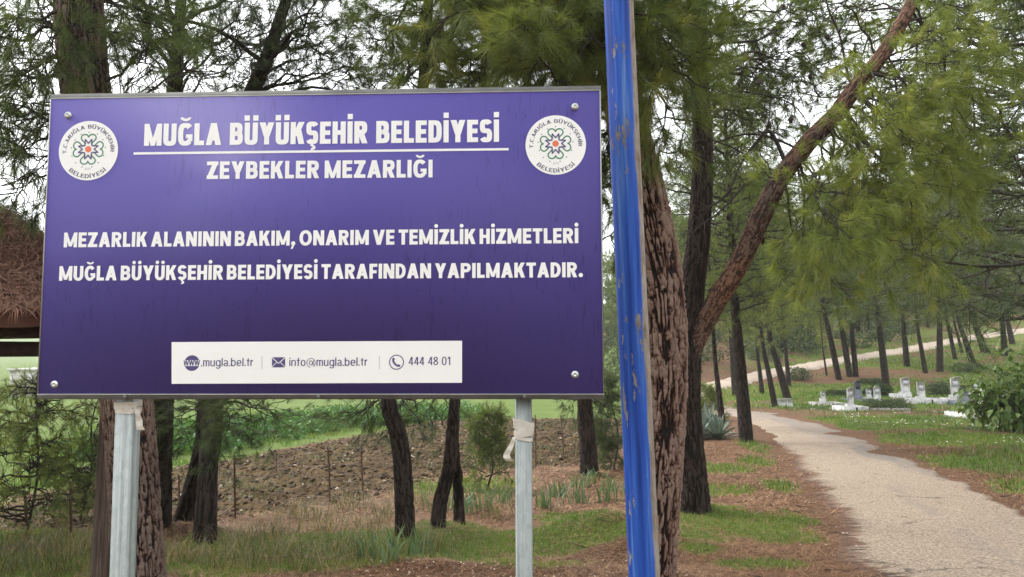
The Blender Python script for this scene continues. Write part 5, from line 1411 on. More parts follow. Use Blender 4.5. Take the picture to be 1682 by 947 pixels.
ROW = [
 ('stout pine with a bare dark trunk at the left edge of the near road', (1226, 727), (1207, 495), 23, 0, .42, 1.0),
 ('thin grey pine just left of the stout roadside pine, agave at its foot', (1187, 702), (1174, 581), 11, 1, .40, .9),
 ('reddish pine half hidden behind the stout roadside pine', (1210, 652), (1203, 585), 14, 1, .40, .9),
 ('thin pine on the grass right of the stout roadside pine', (1252, 647), (1244, 574), 8, 2, .42, .8),
 ('pine leaning left beside the white slab on the grass', (1273, 668), (1252, 557), 10, 0, .38, .9),
 ('pine leaning left with the white slab propped against its foot', (1294, 657), (1264, 549), 13, 1, .38, .9),
 ('small pine right behind the slab pine, closer to the far track', (1296, 634), (1290, 567), 8, 2, .4, .8),
 ('very thin bare sapling trunk left of the three close pines', (1358, 616), (1352, 575), 3.5, 2, .5, .5),
 ('leftmost of the three close pines above the cemetery', (1378, 623), (1350, 488), 10, 0, .40, .9),
 ('middle one of the three close pines above the cemetery', (1396, 618), (1373, 481), 10, 1, .40, .9),
 ('rightmost of the three close pines above the cemetery', (1406, 618), (1394, 481), 9, 2, .42, .8),
 ('tall grey-trunked pine among the graves with dead low branches', (1456, 636), (1436, 460), 12, 1, .42, 1.0),
 ('straight pine uphill from the large white headstone', (1490, 602), (1482, 512), 10, 0, .38, .9),
 ('thin leaning pine right of the straight one uphill from the graves', (1520, 612), (1506, 529), 8, 2, .42, .8),
 ('straight dark pine uphill from the grey headstone', (1544, 610), (1543, 505), 11, 0, .36, .9),
 ('thin pine leaning left near the far track, right of the straight dark pine', (1569, 590), (1553, 512), 7, 1, .38, .8),
 ('distant thin pine beside the far track, behind two leaning ones', (1580, 579), (1566, 520), 5, 2, .4, .8),
 ('pale trunked pine leaning left behind the shrub', (1598, 597), (1574, 522), 10, 1, .36, .9),
 ('dark leaning pine on the bank just below the far track', (1618, 580), (1593, 508), 11, 0, .36, .9),
 ('straight pine above the shrub near the right edge, left of two', (1650, 584), (1646, 510), 10, 0, .36, .9),
 ('straight pine above the shrub near the right edge, right of two', (1663, 565), (1652, 510), 9, 1, .36, .9),
]
for lb, b_, l_, w_, k_, ca_, cs_ in ROW:
    g_b = ground(*b_)
    row_pine(lb, b_, l_, w_, k_, ca_ - .04, cs_ * 1.1, H=float(np.clip(6.0 + g_b[1] * .13, 9, 15)) if w_ > 4 else 5.0)
# a dense dark pine whose crown closes the picture on the right
row_pine('dense dark pine whose crown fills the right edge above the shrub', (1775, 705), (1768, 500), 26, 3, .16, 1.15, None, H=18)
row_pine('second dense pine outside the right edge with its crown hanging in', (1900, 770), (1892, 500), 26, 3, .22, 1.5, None, H=15)

# --- the far wood on the hill: one mass
tmp = KINDS_
def crown_arrays(me):
    n = len(me.vertices); v = np.zeros(n * 3, np.float32); me.vertices.foreach_get('co', v); v = v.reshape(-1, 3)
    a = np.zeros(n, np.float32); me.attributes['var'].data.foreach_get('value', a)
    nl = len(me.loops); li = np.zeros(nl, np.int32); me.loops.foreach_get('vertex_index', li)
    npol = len(me.polygons); ls = np.zeros(npol, np.int32); lt = np.zeros(npol, np.int32); mi = np.zeros(npol, np.int32)
    me.polygons.foreach_get('loop_start', ls); me.polygons.foreach_get('loop_total', lt); me.polygons.foreach_get('material_index', mi)
    t = ls[lt == 3][:, None] + np.arange(3); return v, a, li[t]
light = make_crown_kind('wood_crown', 7.5, 2.8, 30, 9, M['needle'], 6, 2, [tuft_template(14, .42, .045, (5, 85), .3, 40 + s) for s in range(3)])
wv, wa, wt = crown_arrays(light)
mb = MB()
pts = []
for k in range(400):
    x = RNG.uniform(2, 110); y = RNG.uniform(62, 140)
    if dist_line(np.array([x]), np.array([y]), FARC[::4])[0] < 4.5: continue
    if y < np.interp(x, FARC[:, 0], FARC[:, 1]) + 7: continue
    if x / y > .85: continue
    pts.append((x, y))
for k in range(260):
    x = RNG.uniform(-70, 8); y = RNG.uniform(110, 190)
    if x < -24 and y < 150: continue
    pts.append((x, y))
pts = pts[:170] + pts[-60:]
for x, y in pts:
    z = float(h0(x, y)); H_ = RNG.uniform(7, 12); s = H_ / 9.0; a_ = RNG.uniform(0, 6.28); c_, s_ = math.cos(a_), math.sin(a_)
    Rm = np.array([[c_, -s_, 0], [s_, c_, 0], [0, 0, 1]]) * s
    mb.add(wv @ Rm.T + np.array([x, y, z + .16 * H_]), tris=wt, var=np.clip(wa + RNG.normal(0, .08), 0, 1), mat=1)
    mb.tube([(x, y, z - .3), (x + RNG.normal(0, .2), y, z + H_ * .5), (x + RNG.normal(0, .4), y, z + H_)], [.22, .15, .05], 7, mat=0)
wo_ = mb.build('wood', [M['bark_far'], M['needle']])
tag(wo_, kind='stuff')
mb = MB()  # unseen pines added behind the camera to darken the sign's reflection
for x, y in [(-4.4, -9), (-1.8, -9.6), (.6, -9), (2.2, -11), (-3.2, -12), (-.6, -13), (-5.4, -13.5), (1.5, -15), (4.2, -14), (-7, -17), (-2.4, -18), (10, -14), (14, -8), (7, -19), (3, -20), (-20, -8)][::2]:
    z = float(h0(x, y)); H_ = RNG.uniform(9, 12); s = H_ / 9.0
    mb.add(wv * s + np.array([x, y, z + .14 * H_]), tris=wt, var=wa, mat=1)
    mb.tube([(x, y, z - .3), (x, y, z + H_ * .5), (x + .3, y, z + H_)], [.22, .15, .05], 9, mat=0)
tag(mb.build('added_pine_wood', [M['bark_far'], M['needle']]), kind='stuff')
# low scrub on the hill beyond the track
def leaf_cloud(mb, c, rad, n, size, flat=1.0, var=.5, dv=.15, mat=0, shell=.4):
    d = RNG.normal(size=(n, 3)); d /= np.linalg.norm(d, axis=1)[:, None]
    r_ = RNG.uniform(shell, 1, n) ** .6
    lump = .75 + .5 * vnoise(d[:, 0] * 2.2 + c[0] * 3, d[:, 1] * 2.2 + d[:, 2] * 2.7 + c[1], 91)
    P = np.asarray(c) + d * (r_ * lump)[:, None] * np.asarray(rad)
    P = P[P[:, 2] > c[2] - rad[2] * .92]; n = len(P)
    a_ = RNG.normal(size=(n, 3)); a_ /= np.linalg.norm(a_, axis=1)[:, None]; b_ = np.cross(a_, RNG.normal(size=(n, 3))); b_ /= np.linalg.norm(b_, axis=1)[:, None]
    s = size * RNG.uniform(.6, 1.3, n)[:, None]
    v = np.stack([P - b_ * s * .28, P + a_ * s * .5 - b_ * s * 0, P + b_ * s * .28, P - a_ * s * .5], 1)
    mb.add(v.reshape(-1, 3), quads=np.arange(n * 4).reshape(-1, 4), var=np.repeat(np.clip(var + RNG.normal(0, dv, n), 0, 1), 4), mat=mat)
mb = MB()
for k in range(330):
    x = RNG.uniform(4, 95); y = RNG.uniform(54, 125)
    if dist_line(np.array([x]), np.array([y]), FARC[::4])[0] < 3.2: continue
    yl = np.interp(x, FARC[:, 0], FARC[:, 1])
    if y < yl + 2: continue
    r_ = RNG.uniform(.7, 1.8)
    leaf_cloud(mb, (x, y, float(h0(x, y)) + r_ * .4), (r_ * 1.4, r_, r_ * .9), 420, .30, var=RNG.uniform(.2, .7))
tag(mb.build('scrub', M['bush']), kind='stuff')

# ------------------------------------------------------------------ the shelter at the left edge
A_ = np.array([-3.17, 6.2]); C_ = np.array([-5.6, 7.9]); B_ = A_ + np.array([-1.7, -2.36]); D_ = C_ + (B_ - A_)
cen = (A_ + D_) / 2
zg = float(h0(*cen))
sh = thing('thatched_shelter', (cen[0], cen[1], zg), 'low open shelter with a shaggy brown thatched roof on wooden posts, left of the sign', 'shelter')
EAVE, APEX = 1.92, 3.60
for P in (A_, B_, C_, D_):
    z0 = float(height(*P)) - .2
    lean = np.array([.0, 0]) if P is not A_ else np.array([.012, 0])
    pth = [np.array([P[0] - lean[0] * 2, P[1], z0]), np.array([P[0] - lean[0], P[1], z0 + .9]), np.array([P[0] + lean[0], P[1], EAVE + .02])]
    MB().tube(catmull(pth, 14), np.linspace(.078, .066, 14) * (1 + .05 * np.sin(np.arange(14) * 1.7)), 14).build('post', M['wood'], sh, True)
for P, Q in ((A_, B_), (B_, D_), (D_, C_), (C_, A_)):
    for zz_, th in ((1.745, .045), (1.605, .055)):
        d = Q - P; l = np.linalg.norm(d); d = d / l; m_ = (P + Q) / 2
        rot = np.array([[d[0], -d[1], 0], [d[1], d[0], 0], [0, 0, 1]])
        off = np.array([-d[1], d[0]]) * .0
        MB().box((m_[0], m_[1], zz_), (l / 2 + .15 - (0.03 if P is A_ or P is D_ else 0), .05 - (.012 if P is A_ or P is D_ else 0), th * (1 if P is A_ or P is D_ else .96)), rot).build('beam', M['beam_wood'], sh)
# roof body: four slopes with some sag, then a coat of straw
corn = [cen + (P - cen) * 1.27 for P in (A_, C_, D_, B_)]
mb = MB(); strands = MB(); ns = 26
for k in range(4):
    c0_, c1_ = corn[k], corn[(k + 1) % 4]
    u = np.linspace(0, 1, ns); w = np.linspace(0, 1, ns)
    U, W = np.meshgrid(u, w)
    x = (c0_[0] * (1 - U) + c1_[0] * U) * (1 - W) + cen[0] * W; y = (c0_[1] * (1 - U) + c1_[1] * U) * (1 - W) + cen[1] * W
    z = EAVE - .02 + (APEX - EAVE) * W - .10 * np.sin(W * math.pi) + .10 * (fbm(x * 2.3, y * 2.3, 61, 3) - .5) - .05 * (W < .03) * vnoise(x * 9, y * 9, 62)
    id_ = np.arange(ns * ns).reshape(ns, ns)
    q = np.stack([id_[:-1, :-1], id_[:-1, 1:], id_[1:, 1:], id_[1:, :-1]], -1).reshape(-1, 4)
    v = np.stack([x, y, z], -1).reshape(-1, 3)
    mb.add(v, quads=q, var=.35)
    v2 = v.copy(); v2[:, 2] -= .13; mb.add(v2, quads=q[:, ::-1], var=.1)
    ed = id_[0]; ev_ = np.vstack([v[ed], v2[ed]]); mb.add(ev_, quads=[[j, ns + j, ns + j + 1, j + 1] for j in range(ns - 1)], var=.2)
    n = 15000
    uu = RNG.uniform(0, 1, n); ww = 1 - np.sqrt(RNG.uniform(0, 1, n)); ww = np.clip(ww - .02, -.02, .97)
    bx = (c0_[0] * (1 - uu) + c1_[0] * uu) * (1 - ww) + cen[0] * ww; by = (c0_[1] * (1 - uu) + c1_[1] * uu) * (1 - ww) + cen[1] * ww
    bz = EAVE - .02 + (APEX - EAVE) * ww - .10 * np.sin(ww * math.pi) + .10 * (fbm(bx * 2.3, by * 2.3, 61, 3) - .5) + .015
    mid = (c0_ + c1_) / 2; dn = np.array([mid[0] - cen[0], mid[1] - cen[1], EAVE - APEX]); dn /= np.linalg.norm(dn)
    sd = np.array([c1_[0] - c0_[0], c1_[1] - c0_[1], 0]); sd /= np.linalg.norm(sd); up_ = np.cross(sd, dn); up_ *= np.sign(up_[2])
    ang_ = RNG.normal(0, .75, n); d = np.cos(ang_)[:, None] * dn + np.sin(ang_)[:, None] * sd + RNG.normal(.02, .10, n)[:, None] * up_
    l = RNG.uniform(.06, .20, n)[:, None]; p = np.stack([bx, by, bz], 1); s_ = np.cross(d, up_); s_ /= np.linalg.norm(s_, axis=1)[:, None]
    cur = p + d * l * .5 + up_ * RNG.uniform(0, .035, n)[:, None]
    ww_ = RNG.uniform(.002, .005, n)[:, None]
    vv = np.stack([p - s_ * ww_, p + s_ * ww_, cur + s_ * ww_, cur - s_ * ww_, p + d * l - up_ * .02], 1)
    i0 = np.arange(n)[:, None] * 5
    strands.add(vv.reshape(-1, 3), quads=i0 + np.array([[0, 1, 2, 3]]), tris=i0 + np.array([[3, 2, 4]]), var=np.repeat(RNG.uniform(.1, 1, n) ** 1.2, 5))
ro = mb.build('roof', M['thatch'], sh, True)
strands.build('thatch', M['thatch'], ro)

# low concrete hut wall across the field
g = G2(20, 606)
gx = at(42, 606, 46.0); zg = float(h0(gx[0], gx[1]))
hut = thing('concrete_hut', (gx[0], gx[1], zg), 'small pale flat concrete hut standing far across the green field, left of the sign', 'hut')
MB().box((gx[0] + .6, gx[1] + 1.2, zg + .72), (1.5, 1.2, .78)).build('wall', M['concrete'], hut)
MB().box((gx[0] + .6, gx[1] + 1.2, zg + 1.57), (1.62, 1.32, .07)).build('roof', M['concrete'], hut)

# ------------------------------------------------------------------ fence stakes
LBL = ['rusty iron stake leftmost of the line, in the rough grass at the left edge', 'rusty iron stake left of the wooden post, under the hanging pine twigs', 'short iron stake just left of the split pine', 'rusty stake standing right of the split pine, nearest in full view',
       'grey thin stake set back in the ploughed field, right of the split pine', 'rusty stake in the middle of the gap between split pine and bent pine', 'thin rusty stake next left of the bent pine', 'thin leaning stake just left of the taped right post', 'straight rusty stake close to the right of the taped post', 'leaning rusty stake left of the reddish pine by the blue pole']
for k, (px, py, pt) in enumerate(STAKE_PX):
    g = grounded(px, py); Yb = g[1]
    dx = [-7, -3, -2, -3, 2, -4, -6, -6, -1, -6][k]
    top = at(px + dx, pt, Yb)
    s_ = thing('iron_stake', g, LBL[k], 'stake', 'iron stakes along the field edge')
    P = catmull([g - np.array([0, 0, .2]), g * .5 + top * .5 + np.array([RNG.normal(0, .008), 0, 0]), top], 9)
    MB().tube(P, .013 if k != 4 else .010, 7).build('stake', M['rebar'], s_)
    zt_ = g[2] + (top[2] - g[2]) * .86
    MB().tube([g * .14 + top * .86 - np.array([0, 0, .012]), g * .14 + top * .86 + np.array([0, 0, .012])], .017, 7).build('wire_tie', M['rebar'], s_)

# ------------------------------------------------------------------ graves
def on(px, py, Y=None):
    g = grounded(px, py); return g
def slab_stone(mb, c, w, h, t, yaw, top='flat', lean=0.0):
    """an upright stone: outline in x-z with its own thickness"""
    if top == 'flat': out = [(-w / 2, 0), (w / 2, 0), (w / 2, h), (-w / 2, h)]
    elif top == 'arch': out = [(-w / 2, 0), (w / 2, 0), (w / 2, h * .82)] + [(w / 2 * math.cos(a_), h * .82 + h * .18 * math.sin(a_)) for a_ in np.linspace(.2, math.pi - .2, 9)] + [(-w / 2, h * .82)]
    elif top == 'slope': out = [(-w / 2, 0), (w / 2, 0), (w / 2, h), (0, h * .97), (-w / 2, h * .90)]
    else: out = [(-w / 2, 0), (w / 2, 0), (w / 2, h * .86), (w * .32, h * .88), (w * .26, h), (-w * .26, h), (-w * .32, h * .88), (-w / 2, h * .86)]
    c_, s_ = math.cos(yaw), math.sin(yaw); n = len(out)
    v = []
    for yy in (-t / 2, t / 2):
        for x, z in out:
            y2 = yy + lean * z; v.append((c[0] + x * c_ - y2 * s_, c[1] + x * s_ + y2 * c_, c[2] + z))
    tr = [[0, i, i + 1] for i in range(1, n - 1)] + [[n, n + i + 1, n + i] for i in range(1, n - 1)]
    q = [[j, n + j, n + (j + 1) % n, (j + 1) % n] for j in range(n)]
    mb.add(np.array(v), tris=tr, quads=[x[::-1] for x in q]); return mb
def grave(label, kerb_px, kerb_w, length, kh, stones, mat_k='marble', yaw=0.25, cover=None, gap=True, name='grave'):
    """a kerbed grave: four kerb stones, what grows or lies inside, and headstones given as (px, py of foot, width px, height px, shape, material)"""
    g = on(*kerb_px); Yb = g[1]; k_ = Yb / FPX; kh *= .65
    t_ = thing(name, g, label, 'grave', 'graves in the cemetery')
    w = kerb_w * k_; kt = .09
    c_, s_ = math.cos(yaw), math.sin(yaw)
    rot = np.array([[c_, -s_, 0], [s_, c_, 0], [0, 0, 1]])
    P = lambda x, y, z: g + rot @ np.array([x, y, z])
    if kerb_w:
        for nm, cx_, cy_, hx_, hy_ in (('kerb', 0, 0, w / 2, kt / 2), ('kerb', 0, length, w / 2, kt / 2), ('kerb', -w / 2 + kt / 2, length / 2, kt / 2 - .002, length / 2 - kt / 2), ('kerb', w / 2 - kt / 2, length / 2, kt / 2 - .002, length / 2 - kt / 2)):
            MB().box(P(cx_, cy_, kh / 2 - .12), (hx_, hy_, kh / 2 + .12 - (0 if hx_ > .2 else .004)), rot).build(nm, M[mat_k], t_)
        if gap: MB().box(P(0.02 * w, -kt / 2 - .001, kh / 2 - .02), (.045, .006, kh / 2 - .012), rot).build('joint', M['dark_gap'], t_)
        MB().box(P(0, length / 2, kh * .35), (w / 2 - kt, length / 2 - kt, kh * .35), rot).build('soil', M['litter'] if cover is None else M['dark_gap'], t_)
        if cover:
            mm = MB()
            for j in range(5): leaf_cloud(mm, P((j - 2) * w * .18, length * .5, kh * .8), (w * .22, length * .35, cover), 160, .09, var=.5)
            mm.build('planting', M['bush'], t_)
    for px, py, wpx, hpx, shp, mt_ in stones:
        b_ = at(px, py, Yb + (.25 if kerb_w else 0)); b_[2] = min(b_[2], g[2] + kh + .02) if False else b_[2]
        hh = hpx * k_ * 1.42; ww = wpx * k_ * 1.05
        zlow = min(b_[2], g[2]) - .1
        st = slab_stone(MB(), (b_[0], b_[1], b_[2]), ww, hh, max(.07, ww * .22), yaw * .6, shp).build('headstone', M[mt_], t_)
        MB().box((b_[0], b_[1] + .04, (b_[2] + g[2] - .15) / 2), (ww * .62, .10, max(.03, (b_[2] - g[2] + .15) / 2 - .001))).build('base', M[mt_], t_)
        plx = MB().box((b_[0] - .0, b_[1] - max(.07, ww * .22) / 2 - .004, b_[2] + hh * .58), (ww * .30, .004, hh * .16)); plx.build('inscription_plate', M['grey_print'] if mt_ != 'grey_stone' else M['dark_gap'], st)
    return t_
grave('long low white grave with a thin tall plain headstone, leftmost of the cemetery', (1367, 668), 46, 1.0, .26, [(1352, 654, 7, 8, 'flat', 'marble')], 'marble_dirty', .1)
grave('white kerbed grave with a slim white headstone, nearest the road', (1406, 676), 42, .9, .30, [(1397, 663, 10, 19, 'slope', 'marble')], 'marble', .12)
grave('grave with a dark grey headstone behind the slim white one', (1410, 659), 30, .8, .16, [(1409, 649, 11, 17, 'arch', 'grey_stone')], 'grey_stone', .1, gap=False)
grave('low grave with a small white headstone with pointed shoulders', (1441, 660), 26, .8, .14, [(1441, 656, 11, 16, 'shoulder', 'marble')], 'marble_dirty', .1, gap=False)
grave('grave with the largest white headstone on a broad white base', (1486, 655), 24, .8, .40, [(1487, 643, 14, 17, 'slope', 'marble')], 'marble', .1, gap=False)
grave('long white grave with a square white headstone, dark joint in its kerb', (1530, 664), 58, 1.0, .40, [(1513, 651, 12, 17, 'flat', 'marble')], 'marble', -.08)
grave('white grave partly behind the shrub with a tall white headstone', (1576, 664), 32, 1.0, .42, [(1569, 648, 13, 21, 'slope', 'marble')], 'marble', -.05)
grave('grave with a dark blue-grey headstone touching the shrub', (1584, 666), 18, .9, .30, [(1583, 650, 13, 12, 'flat', 'grey_stone'), ], 'grey_stone', 0, gap=False)
grave('pale kerbed grave beneath the shrub, nearest to the right edge', (1622, 688), 68, 1.4, .30, [(1618, 655, 12, 14, 'flat', 'marble')], 'marble', .02)
grave('white grave half seen through the shrub, right of the pale kerb', (1650, 672), 26, 1.0, .3, [(1648, 664, 12, 13, 'arch', 'marble')], 'marble', .0, gap=False)
grave('small grave with a short arched pale headstone beside the dark grey one', (1426, 657), 14, .7, .14, [(1427, 652, 8, 10, 'arch', 'marble')], 'marble_dirty', .1, gap=False)
grave('narrow white grave at the back right of the tall headstone', (1602, 652), 22, .9, .3, [(1604, 645, 10, 13, 'shoulder', 'marble')], 'marble', .0, gap=False)
# a low hedge-grown grave
g = on(1463, 675); kk = g[1] / FPX
hg = thing('hedged_grave', g, 'grave overgrown into a low clipped green hedge between white kerbs', 'grave', 'graves in the cemetery')
mm = MB()
for j in range(9): leaf_cloud(mm, g + np.array([(j - 4) * 8 * kk, .3 + .1 * (j % 2), .24]), (7 * kk, .5, .27), 420, .06, var=.35)
mm.build('planting', M['bush'], hg)
MB().box(g + np.array([0, .35, .03]), (32 * kk, .4, .08)).build('kerb', M['marble_dirty'], hg)
# bushes between the stones
for px, py, r_, h_, lb in [(1450, 652, .55, .7, 'round dark bush between the small and the largest white headstones'), (1537, 650, .8, .75, 'wide dark bush behind the long white grave'), (1378, 652, .8, .35, 'low green bush behind the leftmost grave'), (1428, 650, .35, .4, 'small bush behind the slim white headstone'), (1318, 625, 1.2, .9, 'rounded green bush below the far track, left of the three close pines'), (1590, 612, 1.3, .7, 'dark bush under the leaning pines on the bank'), (1430, 630, .8, .35, 'dry low bush at the foot of the grey pine among the graves')]:
    g = on(px, py); b_ = thing('bush', g, lb, 'bush', 'bushes around the graves'); mm = MB()
    for j in range(5): leaf_cloud(mm, g + np.array([RNG.uniform(-.6, .6) * r_, RNG.uniform(0, .5) * r_, h_ * .5]), (r_ * .7, r_ * .6, h_ * .6), 300, .11, var=.4)
    for j in range(5): mm.tube([g - np.array([0, 0, .1]), g + np.array([RNG.uniform(-.5, .5) * r_, RNG.uniform(-.3, .4) * r_, h_ * .8])], [.02, .006], 5, mat=1)
    mm.build('foliage', [M['bush'], M['twig']], b_)
# the slab by the leaning pine
g = on(1288, 668); kk = g[1] / FPX
sl = slab_stone(MB(), g - np.array([0, 0, .05]), 29 * kk, 15 * kk, .12, .1, 'slope', .25).build('stone_slab', M['marble'])
tag(sl, 'big white broken stone slab propped at the foot of a leaning pine', 'slab')
for k, (px, py, w_, lb) in enumerate([(1336, 673, 9, 'flat pale stone left of the grave rubble'), (1366, 672, 9, 'angular pale stone in front of the leftmost grave'), (1377, 674, 8, 'flat tan stone between the leftmost grave and the nearest kerb'), (1408, 683, 8, 'small white flat stone lying in grass before the nearest grave'), (1352, 669, 10, 'pale block at the foot of the thin tall headstone'), (1312, 668, 7, 'brown stone right of the propped slab')]):
    g = on(px, py); r_ = w_ / 2 * g[1] / FPX
    bm_v = RNG.normal(size=(40, 3)); bm_v /= np.linalg.norm(bm_v, axis=1)[:, None]
    import bmesh
    bm = bmesh.new()
    for q_ in bm_v: bm.verts.new(Vector(g + np.sign(q_) * np.abs(q_) ** .7 * np.array([r_, r_ * .8, r_ * (.35 if k != 1 else .6)]) + np.array([0, 0, r_ * .2])))
    bmesh.ops.convex_hull(bm, input=bm.verts)
    me = bpy.data.meshes.new('loose_stone'); bm.to_mesh(me); bm.free()
    me.materials.append(M['marble_dirty' if k in (3, 4) else 'rock']); o = bpy.data.objects.new('loose_stone', me); COL.objects.link(o)
    tag(o, lb, 'stone', 'loose stones by the graves')

# ------------------------------------------------------------------ broad-leaved shrub at the right
g = on(1668, 712); Ys = g[1]; kk = Ys / FPX
sb = thing('broadleaf_shrub', g, 'big bright green broad-leaved shrub in front of the graves at the right edge', 'shrub')
mb = MB(); stems = MB()
leafP, leafD, leafN = [], [], []
ctrs = []
for k in range(58):
    u_ = RNG.uniform(-1, 1); el = RNG.uniform(-.75, 1)
    rx_, rz_ = 88 * kk, 58 * kk
    c = g + np.array([12 * kk + u_ * rx_ * math.sqrt(max(0.05, 1 - el * el * .8)), RNG.uniform(-1, 1) * rx_ * .55, 58 * kk + el * rz_ * (1 - .25 * u_ * u_)])
    ctrs.append(c)
    mid_ = g * .4 + c * .6 + np.array([0, 0, .15])
    P = catmull([g - np.array([0, 0, .1]), g + np.array([RNG.normal(0, .05), RNG.normal(0, .05), .4]), mid_, c], 9)
    stems.tube(P, np.linspace(.028, .006, 9), 5)
    for j in range(26):
        q_ = P[-1 - RNG.integers(0, 4)] + RNG.normal(0, .2, 3); d = unit(unit(q_ - g - np.array([0, 0, 1.2])) * .6 + RNG.normal(0, .5, 3) + np.array([0, -.15, -.35]))
        leafP.append(q_); leafD.append(d)
leafP = np.array(leafP); leafD = np.array(leafD); n = len(leafP)
side = np.cross(leafD, np.array([0, 0, 1.0])); side /= np.linalg.norm(side, axis=1)[:, None] + 1e-9
side += RNG.normal(0, .35, side.shape); nrm_ = np.cross(side, leafD); nrm_ /= np.linalg.norm(nrm_, axis=1)[:, None]; side = np.cross(leafD, nrm_)
L_ = (RNG.uniform(.17, .30, n))[:, None]; wd = L_ * .27
v = np.stack([leafP, leafP + leafD * L_ * .35 + side * wd + nrm_ * .02, leafP + leafD * L_ * .75 + side * wd * .7 - nrm_ * .0, leafP + leafD * L_ - nrm_ * .05, leafP + leafD * L_ * .75 - side * wd * .7, leafP + leafD * L_ * .35 - side * wd + nrm_ * .02, leafP + leafD * L_ * .5 - nrm_ * .025], 1)
i0 = np.arange(n)[:, None] * 7
tri = np.concatenate([i0 + np.array([[0, 1, 6]]), i0 + np.array([[1, 2, 6]]), i0 + np.array([[2, 3, 6]]), i0 + np.array([[3, 4, 6]]), i0 + np.array([[4, 5, 6]]), i0 + np.array([[5, 0, 6]])])
mb.add(v.reshape(-1, 3), tris=tri, var=np.repeat(np.clip(RNG.normal(.5, .22, n), 0, 1), 7))
mb.build('foliage', M['broadleaf'], sb); stems.build('stems', M['twig'], sb, True)

# ------------------------------------------------------------------ small pines and plants
def small_pine(label, base, h_px, spread_px, n, mats, temps, size=1.0, var=.4, droop=.12, sparse=.0, name='pine_sapling', cat='sapling'):
    g = grounded(*base); kk = g[1] / FPX; H_ = h_px * kk; Sp = spread_px * kk
    t_ = thing(name, g, label, cat)
    P = catmull([g - np.array([0, 0, .1]), g + np.array([RNG.normal(0, .10), 0, H_ * .35]), g + np.array([RNG.uniform(-.3, .3), 0, H_ * .7]), g + np.array([RNG.uniform(-.3, .3), 0, H_])], 10)
    MB().tube(P, np.linspace(.017, .005, 10), 8).build('trunk', M['twig'], t_, True)
    cr = Crown()
    for k in range(n):
        f = RNG.uniform(.12, .98); b_ = P[0] * (1 - f) + P[-1] * f; a_ = RNG.uniform(0, 6.28); l = Sp * (1.1 - .75 * f) * RNG.uniform(.6, 1.1)
        bough(cr, b_, b_ + np.array([math.cos(a_) * l, math.sin(a_) * l, RNG.uniform(-.1, .35) * l]), .012, .08, 6, l * .5 + .08, 3, .16, 1, var, size, .25, hang=droop, bare=sparse, sides=4)
    cr.fill(MB(), temps, .02).build('crown', [M['twig'], M[mats]], t_)
T_SMALL = [tuft_template(34, .11, .0028, (15, 60), .07, 60 + s) for s in range(4)]
small_pine('loose twiggy young pine at the left edge before the field', (40, 880), 260, 120, 46, 'needle', T_SMALL, 1.0, .5, .12, .3)
small_pine('drooping young pine between the sign and the wooden post, over the stakes', (128, 860), 225, 95, 34, 'needle', T_SMALL, 1.0, .5, .12, .35)
small_pine('soft olive-green pine sapling standing left of the taped post', (795, 805), 135, 42, 26, 'needle', T_SMALL, 1.0, .4, .05)
small_pine('grey-green pine sapling round the foot of the thin grey roadside pine', (1168, 690), 55, 26, 22, 'needle_fresh', T_MID, .9, .45, .05)
small_pine('dark pine sapling in the gap between the sign and the blue pole', (1006, 770), 150, 30, 24, 'needle_dark', T_SMALL, 1.2, .5, .05)

def blades(P, h_, w_, lean, var, mb, bend=.5, mat=0):
    """grass blades at points P (n, 3)"""
    n = len(P); a_ = RNG.uniform(0, 6.28, n); d = np.stack([np.cos(a_), np.sin(a_), np.zeros(n)], 1); s = np.stack([-np.sin(a_ + RNG.normal(0, .8, n)), np.cos(a_), np.zeros(n)], 1)
    h_ = np.broadcast_to(h_, (n,))[:, None]; w_ = np.broadcast_to(w_, (n,))[:, None]; lean = np.broadcast_to(lean, (n,))[:, None]
    up_ = np.array([[0, 0, 1.0]])
    m1 = P + up_ * h_ * .55 + d * lean * h_ * .35; tip = P + up_ * h_ * (1 - bend * lean * .6) + d * lean * h_
    v = np.stack([P - s * w_ * .5 - up_ * .01, P + s * w_ * .5 - up_ * .01, m1 + s * w_ * .4, m1 - s * w_ * .4, tip], 1)
    i0 = np.arange(n)[:, None] * 5
    mb.add(v.reshape(-1, 3), quads=i0 + np.array([[0, 1, 2, 3]]), tris=i0 + np.array([[3, 2, 4]]), var=np.repeat(np.clip(var, 0, 1), 5), mat=mat)

def clump(name, label, cat, base, n, h_m, w_m, lean, matn, spread, var=(.2, .9), group=None):
    g = grounded(*base); o_ = RNG.normal(0, spread, (n, 2)); P = np.column_stack([g[0] + o_[:, 0], g[1] + o_[:, 1], np.zeros(n)]); P[:, 2] = height(P[:, 0], P[:, 1])
    mb = MB(); blades(P, h_m * RNG.uniform(.6, 1.1, n), w_m, lean * RNG.uniform(.3, 1.2, n), RNG.uniform(*var, n), mb)
    o = mb.build(name, M[matn]); return tag(o, label, cat, group)
IR = [((918, 815), 'iris clump in the brown litter right of the taped post, largest of its patch'), ((948, 800), 'iris clump at the foot of the reddish pine, left side'), ((975, 793), 'iris clump at the foot of the reddish pine, right side'), ((1003, 806), 'iris clump close to the blue pole'), ((895, 835), 'pale iris clump with broken leaves beside the taped post'), ((950, 826), 'small iris clump between the post and the blue pole'), ((1000, 822), 'small low iris clump nearest the blue pole'),
      ((790, 838), 'iris clump left of the taped post below the sapling'), ((760, 845), 'iris clump at the foot of the thin crooked pine'), ((640, 930), 'low iris clump in front of the bent pine'), ((600, 918), 'grey-green iris clump by the straw, under the middle of the sign'), ((680, 918), 'broad iris clump at the front, right of the bent pine'), ((728, 838), 'green iris clump behind the thin crooked pine'), ((830, 830), 'iris clump half behind the taped post')]
